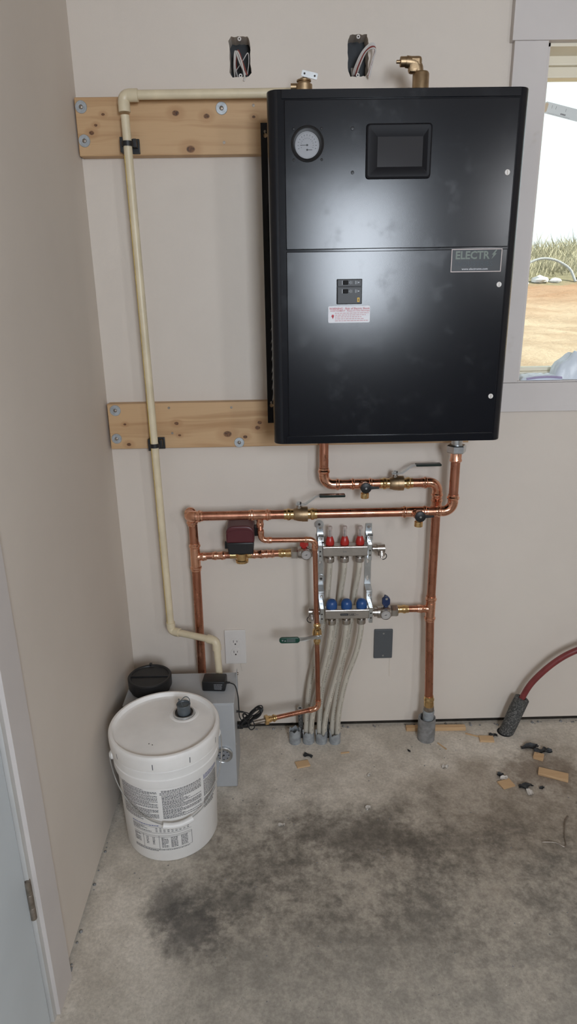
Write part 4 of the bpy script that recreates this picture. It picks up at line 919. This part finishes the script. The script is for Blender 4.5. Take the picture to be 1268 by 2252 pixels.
# PEX tubes
grp = 'milky tubes under the manifolds'
def pex(label, pts, printed=None):
    o = solo('heating_tube', MB().tube(spline(pts, 8), 0.0092, 14), 'pex', label, 'tube')
    P_ = spline(pts, 8); pr = MB()
    a, b = printed or (0.1, 0.85)
    for k in range(int(len(P_) * a), int(len(P_) * b)):
        if k % 5 == 4: continue
        q = P_[k]; q2 = P_[min(k + 1, len(P_) - 1)]; d = (q2 - q)
        off = V(0.002, -0.0090, 0)
        for (s0, s1) in ((0.0, 0.35), (0.5, 0.9)): pr.add([q + d * s0 + off, q + d * s1 + off, q + d * s1 + off + V(0.0022, 0.0006, 0), q + d * s0 + off + V(0.0022, 0.0006, 0)], [(0, 1, 2, 3)])
    finish('tube_print', pr, 'pex_ink', ORG[o.name], o, smooth=False)['kind'] = 'stuff'
pex('milky tube from the red flow meter nearest the copper fill pipe', [(0.687, YU, 0.678), (0.686, YU + 0.002, 0.64), (0.682, -0.030, 0.56), (0.672, -0.026, 0.46), (0.642, -0.030, 0.33), (0.617, -0.048, 0.20), (0.606, -0.070, 0.08), (0.602, -0.080, -0.02)])
pex('milky tube from the middle red flow meter', [(0.735, YU, 0.678), (0.734, YU + 0.002, 0.64), (0.726, -0.032, 0.56), (0.716, -0.028, 0.46), (0.696, -0.032, 0.34), (0.665, -0.042, 0.20), (0.652, -0.068, 0.08), (0.6495, -0.078, -0.02)])
pex('milky tube from the red flow meter nearest the tall riser', [(0.785, YU, 0.678), (0.783, YU + 0.002, 0.64), (0.774, -0.032, 0.56), (0.764, -0.028, 0.46), (0.748, -0.032, 0.36), (0.722, -0.040, 0.22), (0.699, -0.068, 0.08), (0.696, -0.080, -0.02)])
pex('milky tube from the blue cap nearest the copper fill pipe', [(0.691, YL, 0.468), (0.690, YL, 0.43), (0.676, -0.082, 0.34), (0.655, -0.076, 0.24), (0.630, -0.082, 0.13), (0.622, -0.0845, 0.06), (0.621, -0.085, -0.02)])
pex('milky tube from the middle blue cap', [(0.740, YL, 0.468), (0.739, YL, 0.43), (0.728, -0.082, 0.35), (0.706, -0.076, 0.25), (0.680, -0.082, 0.14), (0.668, -0.0855, 0.06), (0.667, -0.086, -0.02)])
pex('milky tube from the blue cap nearest the tall riser', [(0.790, YL, 0.468), (0.788, YL, 0.43), (0.775, -0.080, 0.35), (0.745, -0.074, 0.25), (0.722, -0.082, 0.14), (0.7145, -0.088, 0.06), (0.714, -0.088, -0.02)])
sleeve('empty grey conduit stub beside the stubs that hold tubes', 0.5635, -0.082, 0.0205, 0.050, 'grey_pvc', 0.009, None, 1)
sleeve('grey conduit stub next to the empty stub, two tubes inside', 0.6115, -0.082, 0.0205, 0.042, 'grey_pvc', 0.009, None, 2)
sleeve('grey conduit stub between the two other tube-filled stubs', 0.6575, -0.084, 0.0205, 0.042, 'grey_pvc', 0.009, None, 3)
sleeve('grey conduit stub nearest the tall riser of the tube-filled ones', 0.705, -0.086, 0.0205, 0.040, 'grey_pvc', 0.009, None, 4)
for k, (x, y, h, lab) in enumerate(((0.5875, -0.055, 0.118, 'dark mottled stake with wire ring behind the empty conduit stub'), (0.680, -0.058, 0.110, 'dark mottled stake between the tube-filled conduit stubs'))):
    o = solo('anchor_stake', MB().tube([(x, y, -0.02), (x - 0.002, y, 0.05), (x - 0.004, y, h)], 0.0085, 9), 'foam', lab, 'stake')
    finish('wire_ring', MB().lathe((x - 0.004, y, h - 0.001), ZP, [(0, 0.006), (0, 0.0088), (0.004, 0.0088), (0.004, 0.006), (0, 0.006)], 16, False), 'brass_dull' if k else 'steel', ORG[o.name], o)

# red tube in foam sleeve
fd = V(0.044, -0.004, 0.150).normalized()
fo = V(1.322, -0.056, -0.02)
mb = MB(); n = 28; vs = []; fs = []
a_ = fd.orthogonal().normalized(); b_ = fd.cross(a_)
for (rr, L) in ((0.0250, 0), (0.0255, 0.06), (0.0262, 0.12), (0.0250, 0.168), (0.0125, 0.172), (0.012, 0.10)):
    for k in range(n):
        t = 2 * pi * k / n; w = 0.0012 * noise.noise((cos(t) * 2, sin(t) * 2, L * 40))
        vs.append(fo + fd * (L + (0.004 * noise.noise((cos(t), sin(t), 3)) if L > 0.16 else 0)) + (a_ * cos(t) + b_ * sin(t)) * (rr + w))
for q in range(5):
    for k in range(n): j = (k + 1) % n; fs.append((q * n + k, q * n + j, (q + 1) * n + j, (q + 1) * n + k))
solo('foam_sleeve', MB().add(vs, fs), 'foam', 'leaning dark foam sleeve at the floor around the red tube', 'insulation')
solo('water_tube', MB().tube(spline([fo + fd * 0.02, fo + fd * 0.10, fo + fd * 0.17, (1.402, -0.064, 0.215), (1.470, -0.075, 0.300), (1.545, -0.085, 0.352), (1.66, -0.10, 0.395), (1.85, -0.13, 0.40), (2.05, -0.16, 0.33), (2.2, -0.18, 0.15), (2.26, -0.19, 0.012)], 8), 0.0105, 18), 'red_hose', 'dark red plastic tube curving out of the foam sleeve', 'tube')
solo('floor_hole', MB().ring((1.323, -0.058, 0.0006), ZP, 0.0, 0.028, 0.0004, 28), 'black_matte', 'dark ragged hole in the slab under the foam sleeve', 'hole')

# ------------------------------------------------------------------ outlet and cover plate
ou = thing('wall_outlet', 'white duplex outlet low on the wall beside the feeder', 'outlet', (0.362, 0, 0.276))
px0, px1, pz0, pz1 = 0.3245, 0.3985, 0.2765, 0.4085
part('plate', MB().prism(rrect(px0, px1, pz0, pz1, 0.003), lambda u, w, t: (u, t, w), -0.0065, -0.0002, bev=0.002), 'plate_white', ou)
for zc in (0.3625, 0.3215):
    rc = part('receptacle', MB().prism([(0.3615 + 0.0175 * cos(a), zc + max(-0.0145, min(0.0145, 0.0185 * sin(a)))) for a in [2 * pi * k / 28 for k in range(28)]], lambda u, w, t: (u, t, w), -0.0085, -0.006, bev=0.0006), 'plate_white', ou)
    part('slots', MB().box(0.3545, 0.3563, -0.0089, -0.0085, zc - 0.0005, zc + 0.0085).box(0.3668, 0.3684, -0.0089, -0.0085, zc + 0.0005, zc + 0.0075).lathe((0.3615, -0.0085, zc - 0.0065), -YP, [(0, 0.0028), (0.0004, 0.0028)], 12), 'slot', rc, smooth=False)
part('screw', MB().lathe((0.3615, -0.0065, 0.342), -YP, [(0, 0.0032), (0.0012, 0.0028)], 12), 'plate_white', ou)
cv = thing('cover_plate', 'dark grey blank cover plate on the wall below the manifolds', 'plate', (0.88, 0, 0.285))
part('plate', MB().prism(rrect(0.8475, 0.9125, 0.2850, 0.3985, 0.003), lambda u, w, t: (u, t, w), -0.0075, -0.0002, bev=0.002), 'grey_plate', cv)
for zc in (0.3835, 0.2965): part('screw', MB().lathe((0.880, -0.0075, zc), -YP, [(0, 0.0036), (0.0012, 0.003), (0.0012, 0.001)], 12), 'steel', cv)

# ------------------------------------------------------------------ feeder box
fb = thing('boiler_feeder', 'pale grey feeder tank standing on the floor behind the bucket', 'tank', (0.21, -0.22, 0))
fx0, fx1, fy0, fy1, fz = 0.030, 0.372, -0.300, -0.128, 0.315
part('body', MB().box(fx0, fx1, fy0, fy1, 0.0, fz, 0.005), 'box_grey', fb)
part('top_cover', MB().box(fx0 - 0.001, fx1 + 0.001, fy0 - 0.0015, fy1 + 0.001, fz - 0.002, fz + 0.0025, 0.0015), 'box_grey', fb)
part('back_flange', MB().prism(rrect(-0.160, -0.128, 0.26, 0.334, 0.006), lambda u, w, t: (t, u, w), fx1, fx1 + 0.002), 'box_grey', fb, smooth=False)
part('screw', MB().lathe((fx1 + 0.002, -0.142, 0.322), XP, [(0, 0.005), (0.004, 0.004)], 12), 'hinge', fb)
part('side_screw', MB().lathe((fx1, -0.285, 0.155), XP, [(0, 0.004), (0.002, 0.003)], 12), 'steel', fb)
gg = part('pressure_gauge', MB().lathe((0.333, fy0, 0.130), -YP, [(0, 0.0285), (0.008, 0.0285), (0.010, 0.0265), (0.008, 0.0235), (0.0075, 0.0005)], 36), 'steel', fb)
part('dial', MB().lathe((0.333, fy0 - 0.0076, 0.130), -YP, [(0, 0.0238), (0.0003, 0.0238)], 36), 'dial', gg, smooth=False)
gm = MB()
for k in range(8):
    a = 2 * pi * k / 8; gm.box(0.333 + 0.016 * cos(a) - 0.0018, 0.333 + 0.016 * cos(a) + 0.0018, fy0 - 0.0083, fy0 - 0.0079, 0.130 + 0.016 * sin(a) - 0.0018, 0.130 + 0.016 * sin(a) + 0.0018)
gm.add([(0.333 - 0.001, fy0 - 0.0086, 0.131), (0.333 + 0.001, fy0 - 0.0086, 0.129), (0.322, fy0 - 0.0086, 0.117)], [(0, 1, 2)]).lathe((0.333, fy0 - 0.008, 0.130), -YP, [(0, 0.0035), (0.001, 0.003)], 12)
part('marks', gm, 'ink', gg, smooth=False)
bc = part('fill_cap', MB().lathe((0.100, -0.208, fz + 0.0025), ZP, [(0, 0.062), (0.012, 0.064), (0.014, 0.0685), (0.044, 0.0690), (0.047, 0.066), (0.046, 0.060), (0.043, 0.058), (0.043, 0.001)], 44), 'black', fb)
part('cap_rib', MB().box(0.040, 0.160, -0.212, -0.204, fz + 0.044, fz + 0.049, 0.001).box(0.088, 0.096, -0.150, -0.138, fz + 0.02, fz + 0.054, 0.001), 'black', bc)
part('outlet_port', MB().lathe((fx1, -0.204, 0.166), XP, [(0, 0.013), (0.018, 0.013), (0.019, 0.010), (0.040, 0.010)], 18), 'black', fb)
pa = thing('power_adapter', 'black plug-in power adapter lying on the feeder top', 'adapter', (0.306, -0.212, fz + 0.003))
ax = Matrix.Translation((0.3065, -0.213, fz + 0.0215)) @ Matrix.Rotation(radians(-4), 4, 'Z')
bm = bmesh.new(); bmesh.ops.create_cube(bm, size=1)
for v in bm.verts: v.co = V(v.co.x * 0.074, v.co.y * 0.052, v.co.z * 0.036)
bmesh.ops.bevel(bm, geom=bm.edges[:], offset=0.005, segments=2, profile=0.5, affect='EDGES')
part('housing', MB().bm(bm, ax), 'black', pa)
pm = MB()
for r_ in range(4):
    x = 0.0
    while x < 0.024:
        w = random.uniform(0.0012, 0.004); pm.add([ax @ V(0.002 + x, -0.0262, 0.009 - r_ * 0.0052), ax @ V(0.002 + x + w, -0.0262, 0.009 - r_ * 0.0052), ax @ V(0.002 + x + w, -0.0262, 0.0062 - r_ * 0.0052), ax @ V(0.002 + x, -0.0262, 0.0062 - r_ * 0.0052)], [(0, 1, 2, 3)]); x += w + 0.001
part('rating_print', pm, 'dial', pa, smooth=False)
part('prong', MB().box(-0.022, -0.020, -0.0275, -0.026, -0.010, -0.004).box(-0.022, -0.020, -0.0275, -0.026, -0.016, -0.014), 'steel', pa) if False else None
part('strain_relief', MB().tube([ax @ V(0.036, -0.004, 0.002), ax @ V(0.050, -0.004, 0.002)], 0.0042, 10, r2=0.0028), 'black', pa)
cd = thing('coiled_cable', 'black adapter cord tied in a bundle beside the feeder', 'cord', (0.42, -0.25, 0.19))
part('lead', MB().tube(spline([ax @ V(0.048, -0.004, 0.002), (0.372, -0.228, 0.332), (0.3805, -0.236, 0.300), (0.382, -0.240, 0.258), (0.384, -0.245, 0.226), (0.396, -0.25, 0.212), (0.414, -0.252, 0.222)], 8), 0.0019, 8), 'wire_black', cd)
part('plug', MB().tube([(0.374, -0.24, 0.244), (0.378, -0.24, 0.244), (0.379, -0.24, 0.244), (0.396, -0.242, 0.2425)], 0.0040, 10, r2=0.0026), 'black', cd)
part('plug_lead', MB().tube(spline([(0.394, -0.242, 0.2425), (0.408, -0.245, 0.241), (0.422, -0.250, 0.238)], 6), 0.0017, 8), 'wire_black', cd)
c0, c1 = V(0.385, -0.252, 0.197), V(0.455, -0.252, 0.262); cdv = (c1 - c0); nrm = V(-cdv.z, 0, cdv.x).normalized()
for k in range(9):
    w = random.uniform(0.008, 0.017); dy = random.uniform(-0.010, 0.010); e0 = random.uniform(-0.05, 0.10); e1 = random.uniform(0.92, 1.06)
    pts = []
    for j in range(24):
        t = 2 * pi * j / 24; u = (e0 + e1) / 2 + (e1 - e0) / 2 * cos(t); ww = w * sin(t) * (0.45 + 0.55 * abs(cos(t)) ** 0.5)
        pts.append(c0 + cdv * u + nrm * ww + V(0, dy + 0.004 * sin(2 * t), 0))
    pts.append(pts[0]); pts.append(pts[1])
    part('coil_loop', MB().tube(pts, 0.0019, 7), 'wire_black', cd)
part('stray_loop', MB().tube(spline([(0.412, -0.262, 0.222), (0.412, -0.266, 0.203), (0.420, -0.268, 0.194), (0.430, -0.268, 0.200), (0.431, -0.266, 0.212), (0.426, -0.262, 0.224)], 6), 0.0019, 7), 'wire_black', cd)
part('twist_tie', MB().tube([(0.405 + 0.010 * cos(t), -0.252 + 0.015 * sin(t), 0.2285 - 0.010 * cos(t)) for t in [2 * pi * k / 14 for k in range(15)]], 0.003, 6), 'wire_black', cd)

# ------------------------------------------------------------------ bucket
bk = thing('bucket', 'white lidded plastic pail with printed instructions on the floor', 'bucket', (0.187, -0.458, 0))
bx, by = 0.187, -0.458; BC = V(bx, by, 0)
part('body', MB().lathe(BC, ZP, [(0.0005, 0.124), (0.002, 0.130), (0.008, 0.1325), (0.255, 0.1405), (0.262, 0.1405), (0.264, 0.1475), (0.270, 0.1490), (0.290, 0.1490), (0.292, 0.1465), (0.298, 0.1465), (0.300, 0.1500), (0.318, 0.1505), (0.322, 0.1465), (0.335, 0.1465)], 72), 'bucket', bk)
ld_ = part('lid', MB().lathe(BC, ZP, [(0.324, 0.1500), (0.324, 0.1535), (0.340, 0.1550), (0.358, 0.1555), (0.364, 0.1550), (0.3685, 0.1525), (0.3700, 0.1490), (0.3695, 0.1450), (0.3630, 0.1420), (0.3590, 0.1395), (0.3580, 0.1360), (0.3590, 0.1250), (0.3600, 0.030), (0.3610, 0.022), (0.3612, 0.001)], 96), 'lid', bk)
sp_c = V(0.236, -0.408, 0.358)
part('spout_well', MB().lathe(sp_c, ZP, [(0.0015, 0.043), (0.0035, 0.040), (0.0035, 0.034), (0.0025, 0.032)], 40, False), 'lid', ld_)
part('spout_ring', MB().lathe(sp_c, ZP, [(0.002, 0.0315), (0.0075, 0.0305), (0.0085, 0.0290), (0.0075, 0.0265), (0.0030, 0.0260), (0.0028, 0.001)], 40), 'steel', ld_)
part('spout_gasket', MB().lathe(sp_c, ZP, [(0.0032, 0.0262), (0.0052, 0.0258), (0.0050, 0.001)], 40), 'black', ld_)
sc = part('spout_cap', MB().lathe(sp_c + ZP * 0.004, ZP, [(0, 0.0190), (0.010, 0.0195), (0.012, 0.0185), (0.024, 0.0195), (0.030, 0.0205), (0.0315, 0.0195), (0.0305, 0.0165), (0.027, 0.015), (0.027, 0.001)], 28), 'spout', ld_)
part('pull_loop', MB().tube(spline([(0.224, -0.402, 0.390), (0.221, -0.400, 0.402), (0.225, -0.404, 0.404), (0.238, -0.418, 0.386), (0.246, -0.412, 0.384), (0.2535, -0.402, 0.394), (0.250, -0.396, 0.404), (0.240, -0.394, 0.407), (0.228, -0.398, 0.398)], 7), 0.0012, 6), 'spout', sc)
for (x, y) in ((0.168, -0.545), (0.158, -0.540)):
    part('vent_nick', MB().lathe((x, y, 0.3585), (0.2, 0, 1), [(0, 0.0022), (0.0015, 0.0015)], 7), 'slot', ld_)
def cyl(th, z, r=None):
    r = r if r is not None else 0.1325 + (z - 0.008) / 0.247 * 0.008 + 0.0003
    return V(bx + r * sin(th), by - r * cos(th), z)
for th in (-3, 34, -46, 72):
    t0 = radians(th - 0.45); t1_ = radians(th + 0.45)
    part('tear_slot', MB().add([cyl(t0, 0.332, 0.1549), cyl(t1_, 0.332, 0.1549), cyl(t1_, 0.350, 0.1560), cyl(t0, 0.350, 0.1560)], [(0, 1, 2, 3)]), 'ink_soft', ld_, smooth=False)
def pstrip(mb, ta, tb, z, h):
    n = max(1, int(abs(tb - ta) / 4)); 
    for k in range(n):
        a, b = radians(ta + (tb - ta) * k / n), radians(ta + (tb - ta) * (k + 1) / n); mb.add([cyl(a, z), cyl(b, z), cyl(b, z + h), cyl(a, z + h)], [(0, 1, 2, 3)])
def para(mb, ta, tb, z, lines, pitch, h, rnd, short=0.35):
    for k in range(lines):
        t = ta; end = tb if rnd.random() > short else ta + (tb - ta) * rnd.uniform(0.4, 0.9)
        while t < end:
            w = rnd.uniform(0.8, 3.2); pstrip(mb, t, min(end, t + w), z - k * pitch, h); t += w + 0.55
    return z - lines * pitch
rnd = random.Random(3); P1 = MB(); z = 0.2505
for L in (1, 3, 2, 3, 4, 3, 4, 4, 3): z = para(P1, -53, -3, z, min(L, 4), 0.0037, 0.0019, rnd) - 0.0010
z = 0.2500
for L in (2, 1, 1, 5, 5, 4, 5, 4): z = para(P1, 2 if L > 1 else 0, 49, z, L, 0.0034, 0.0019, rnd, 0.3) - 0.0008
part('instruction_print', P1, 'bucket_ink', bk, smooth=False)
P2 = MB(); z = para(P2, 53, 82, 0.2520, 4, 0.0040, 0.0022, rnd, 0.1); part('blue_heading_print', P2, 'ink_blue', bk, smooth=False)
P3 = MB(); z = para(P3, 53, 82, 0.233, 14, 0.0040, 0.0021, rnd, 0.1); z = para(P3, 53, 80, 0.172, 8, 0.0044, 0.0025, rnd, 0.3); part('side_print', P3, 'bucket_ink', bk, smooth=False)
P4 = MB(); para(P4, -40, -5, 0.1300, 1, 0.004, 0.0024, rnd, 0); part('table_heading_print', P4, 'ink_blue', bk, smooth=False)
P5 = MB()
for zz in (0.1255, 0.1045, 0.0955, 0.0905, 0.0480): pstrip(P5, -40, 33, zz, 0.0007)
for k in range(4): para(P5, -40, -14, 0.1210 - k * 0.0042, 1, 0.004, 0.0019, rnd, 0.3)
for k in range(3):
    for j in range(9): pstrip(P5, -9 + j * 4.6, -9 + j * 4.6 + 2.4, 0.1205 - k * 0.0055, 0.0019)
for th in (-26, -6, 33): 
    P5.add([cyl(radians(th), 0.048), cyl(radians(th + 0.4), 0.048), cyl(radians(th + 0.4), 0.0955), cyl(radians(th), 0.0955)], [(0, 1, 2, 3)])
for th, n, w in ((-39, 6, 9), (-22, 6, 3), (-14, 6, 3), (-3, 8, 8), (8, 8, 8), (20, 8, 8)):
    para(P5, th, th + w, 0.0865, n, 0.0046, 0.0022, rnd, 0.1)
para(P5, -40, 30, 0.0440, 1, 0.004, 0.0019, rnd, 0); para(P5, -40, -8, 0.0402, 1, 0.004, 0.0019, rnd, 0)
part('table_print', P5, 'bucket_ink', bk, smooth=False)
# bail with grip
thc = radians(17); fdv = V(sin(thc), -cos(thc), 0); sdv = V(cos(thc), sin(thc), 0)
def bail(ph): return BC + sdv * (0.1575 * sin(ph)) + fdv * (0.1535 * cos(ph)) + ZP * (0.298 - 0.150 * cos(ph) ** 1.15 if cos(ph) > 0 else 0.298)
hb = part('bail', MB().tube([bail(radians(a)) for a in range(-90, 91, 5)], 0.0017, 8), 'steel', bk)
part('grip', MB().tube([bail(radians(a)) + fdv * 0.004 - ZP * 0.001 for a in range(-15, 20, 5)], 0.0085, 14), 'bucket', hb)
for s in (-1, 1): part('ear', MB().lathe(BC + sdv * s * 0.1475 + ZP * 0.298, sdv * s, [(0, 0.013), (0.006, 0.013), (0.008, 0.010), (0.011, 0.006)], 18), 'bucket', bk)

# ------------------------------------------------------------------ things on the sill and the pane
def crumple(nx, ny, fn): 
    vs = [fn(i / (nx - 1), j / (ny - 1)) for j in range(ny) for i in range(nx)]
    return MB().add(vs, [(j * nx + i, j * nx + i + 1, (j + 1) * nx + i + 1, (j + 1) * nx + i) for j in range(ny - 1) for i in range(nx - 1)])
def pouch(x0, x1, y0, y1, z, h, seed, pleat):
    def f(top):
        def g_(u, v):
            e = max(0, 1 - (2 * u - 1) ** 4) ** 0.6 * max(0, 1 - (2 * v - 1) ** 4) ** 0.6
            zz = z + (h * e + pleat * e * noise.noise((u * 9 + seed, v * 4, seed)) if top else 0.0005 * e)
            return (x0 + (x1 - x0) * u + 0.006 * noise.noise((v * 5, seed, u)), y0 + (y1 - y0) * v, zz)
        return g_
    mb = crumple(28, 18, f(True)); b = crumple(28, 18, f(False)); mb.add(b.v, b.f); return mb
pz = WIN[2] + 0.0045
b1_ = solo('plastic_bag', pouch(1.278, 1.412, -0.006, 0.070, pz, 0.016, 2.3, 0.004), 'film', 'flat pale blue plastic bag with lilac hem on the window sill', 'bag', ang=60)
finish('hem', MB().tube(spline([(1.296, -0.004, pz + 0.004), (1.33, -0.007, pz + 0.009), (1.37, -0.007, pz + 0.010), (1.405, -0.003, pz + 0.006)], 6), 0.0035, 8), 'film_hem', ORG[b1_.name], b1_)
solo('plastic_bag', pouch(1.385, 1.62, 0.000, 0.072, pz, 0.075, 7.1, 0.022), 'film', 'puffed crumpled plastic bag on the window sill', 'bag', ang=60)
tg = thing('window_tag', 'small pale tilted tag stuck to the window glass', 'tag', (1.365, 0.1035, 2.0))
ta = radians(-13)
def tagp(u, w, t): return (1.312 + u * cos(ta) - w * sin(ta), 0.1035 - t, 2.022 + u * sin(ta) + w * cos(ta))
part('strip', MB().prism(rrect(0, 0.15, -0.024, 0.006, 0.005), tagp, 0, 0.001), 'tape_tag', tg, smooth=False)
part('tip', MB().prism(rrect(0.001, 0.010, -0.021, 0.003, 0.004), tagp, 0.001, 0.0013), 'tag_end', tg, smooth=False)
tm = MB()
for k in range(16): tm.prism([(0.016 + k * 0.0042, -0.0225), (0.0168 + k * 0.0042, -0.0225), (0.0168 + k * 0.0042, -0.020), (0.016 + k * 0.0042, -0.020)], tagp, 0.001, 0.0012)
for k in range(4): tm.prism([(0.052 + k * 0.004, -0.018), (0.055 + k * 0.004, -0.018), (0.055 + k * 0.004, -0.014), (0.052 + k * 0.004, -0.014)], tagp, 0.001, 0.0012)
for u in (0.022, 0.034, 0.064): tm.prism([(u, -0.008), (u + 0.0008, -0.008), (u + 0.0008, 0.0), (u, 0.0)], tagp, 0.001, 0.0012)
part('tag_marks', tm, 'ink_soft', tg, smooth=False)

# ------------------------------------------------------------------ scraps on the floor
def scrap(name, label, x, y, L, Wd, H, rot, m, cat, zoff=0.0, tilt=0.0, group=None):
    bm = bmesh.new(); bmesh.ops.create_cube(bm, size=1)
    for v in bm.verts: v.co = V(v.co.x * L + random.uniform(-1, 1) * 0.04 * Wd, v.co.y * Wd + random.uniform(-1, 1) * 0.04 * Wd, v.co.z * H)
    bmesh.ops.bevel(bm, geom=bm.edges[:], offset=min(H, Wd) * 0.08, segments=1, affect='EDGES')
    mtx = Matrix.Translation((x, y, H / 2 + zoff + 0.0003)) @ Matrix.Rotation(radians(rot), 4, 'Z') @ Matrix.Rotation(radians(tilt), 4, 'Y')
    return solo(name, MB().bm(bm, mtx), m, label, cat, group, smooth=False)
scrap('wood_strip', 'long thin wood strip lying along the wall behind the wide sleeve', 1.077, -0.034, 0.215, 0.020, 0.014, -1, 'scrap_wood', 'wood scrap')
scrap('wood_offcut', 'small square wood offcut beside the foam sleeve', 1.243, -0.098, 0.050, 0.030, 0.007, -6, 'scrap_wood', 'wood scrap')
scrap('wood_offcut', 'small wood block beside torn black scraps', 1.391, -0.198, 0.032, 0.030, 0.009, -28, 'scrap_wood', 'wood scrap')
scrap('wood_offcut', 'long flat wood offcut lying askew on the brown stain', 1.405, -0.287, 0.092, 0.034, 0.009, -24, 'scrap_wood', 'wood scrap')
scrap('wood_offcut', 'thin wood chip lying against black and white scraps', 1.238, -0.322, 0.045, 0.034, 0.005, 18, 'scrap_wood', 'wood scrap')
scrap('wood_offcut', 'tan wood chip on the floor in front of the grey conduit stubs', 0.586, -0.203, 0.044, 0.030, 0.005, 14, 'scrap_wood', 'wood scrap')
scrap('wood_sliver', 'thin wood sliver beside the wide grey sleeve', 1.078, -0.128, 0.042, 0.004, 0.003, -58, 'scrap_wood', 'wood scrap')
scrap('wood_sliver', 'long reddish sliver between the wood strip and square offcut', 1.212, -0.078, 0.075, 0.005, 0.003, -25, 'scrap_wood', 'wood scrap')
scrap('wood_sliver', 'short wood sliver on the slab near the tube-filled conduit stubs', 0.735, -0.150, 0.030, 0.005, 0.003, 8, 'scrap_wood', 'wood scrap')
def flake(name, label, x, y, L, Wd, m, rot, lift, seed, cat='scrap', group=None):
    nx, ny = 9, 6; c, s = cos(radians(rot)), sin(radians(rot)); top = []; bot = []
    for j in range(ny):
        for i in range(nx):
            u = i / (nx - 1) - 0.5; v = j / (ny - 1) - 0.5
            w = Wd * (1 - 0.8 * abs(u) ** 1.5 + 0.5 * noise.noise((u * 4, seed, 0))); px = u * L; py = v * w + 0.12 * L * noise.noise((u * 3, seed, 5))
            zz = 0.0015 + lift * max(0, 0.5 + noise.noise((u * 3 + seed, v * 3, 1)) * 1.2) 
            top.append((x + px * c - py * s, y + px * s + py * c, zz + 0.0015)); bot.append((x + px * c - py * s, y + px * s + py * c, max(0.0002, zz - 0.0008)))
    mb = MB(); q = [(j * nx + i, j * nx + i + 1, (j + 1) * nx + i + 1, (j + 1) * nx + i) for j in range(ny - 1) for i in range(nx - 1)]
    mb.add(top, q); mb.add(bot, [f[::-1] for f in q])
    return solo(name, mb, m, label, cat, group, ang=60)
flake('foam_scrap', 'long curled black scrap lying above the small wood block', 1.378, -0.150, 0.062, 0.018, 'rubber_scrap', 4, 0.010, 1.2)
flake('foam_scrap', 'torn greyish black scrap touching the small wood block', 1.415, -0.172, 0.058, 0.026, 'rubber_scrap', 10, 0.012, 4.4)
flake('foam_scrap', 'oval black scrap beside the thin wood chip', 1.297, -0.336, 0.046, 0.020, 'rubber_scrap', 14, 0.010, 8.1)
flake('foam_scrap', 'small black scrap behind the thin wood chip', 1.232, -0.282, 0.020, 0.014, 'rubber_scrap', -30, 0.006, 2.2)
flake('foam_scrap', 'black scrap beside the square offcut near the foam sleeve', 1.273, -0.078, 0.030, 0.014, 'rubber_scrap', -12, 0.006, 5.7)
flake('foam_scrap', 'tiny black scrap on the brown stain past the oval scrap', 1.345, -0.345, 0.016, 0.010, 'rubber_scrap', 20, 0.005, 3.9)
flake('foam_scrap', 'black rubber bit on the floor before the grey conduit stubs', 0.607, -0.160, 0.032, 0.017, 'rubber_scrap', -28, 0.004, 6.3)
flake('foam_scrap', 'dark bit on the slab between the stubs and wide sleeve', 0.957, -0.150, 0.014, 0.005, 'rubber_scrap', -50, 0.003, 7.7)
flake('foam_scrap', 'crumpled black scrap far out on the open slab', 1.440, -0.412, 0.030, 0.020, 'rubber_scrap', 60, 0.008, 9.4)
flake('paper_scrap', 'white crumb of paper lying against small black scrap and chip', 1.240, -0.298, 0.024, 0.016, 'paper_scrap', 10, 0.006, 1.9)
flake('paper_scrap', 'pale triangular paper flake beside the oval black scrap', 1.300, -0.362, 0.018, 0.026, 'paper_scrap', 0, 0.004, 3.3)
flake('paper_scrap', 'pale torn paper flake on the slab before the wide sleeve', 1.062, -0.234, 0.022, 0.016, 'paper_scrap', 20, 0.005, 5.1)
flake('paper_scrap', 'thin white paper fleck in the middle of the slab', 0.803, -0.262, 0.016, 0.010, 'paper_scrap', 40, 0.003, 6.6)
flake('paper_scrap', 'white drywall fleck on the dark stained concrete', 0.779, -0.410, 0.018, 0.014, 'paper_scrap', 55, 0.004, 7.2)
flake('paper_scrap', 'loose white flecks near the middle of the dark stain', 0.512, -0.468, 0.020, 0.012, 'paper_scrap', -5, 0.004, 8.8)
solo('wire_twig', MB().tube(spline([(1.262, -0.560, 0.004), (1.298, -0.566, 0.006), (1.322, -0.578, 0.003), (1.336, -0.540, 0.005), (1.358, -0.490, 0.004), (1.378, -0.465, 0.003)], 6), 0.0016, 6), 'hinge', 'thin bent brown wire lying on the open slab', 'wire')
mb = MB()
for i in range(200):
    x = random.uniform(0.1, 1.7); y = -random.uniform(0.03, 1.15) ; s = random.uniform(0.0008, 0.0028)
    if (x - bx) ** 2 + (y - by) ** 2 < 0.14 ** 2 or (x < 0.38 and y > -0.31): continue
    mb.lathe((x, y, -0.0004), (random.uniform(-.4, .4), random.uniform(-.4, .4), 1), [(0, s), (s * 0.7, s * 0.6), (s, s * 0.2)], 5)
o = struct('grit', mb, 'grey_sleeve', fl); o['kind'] = 'stuff'
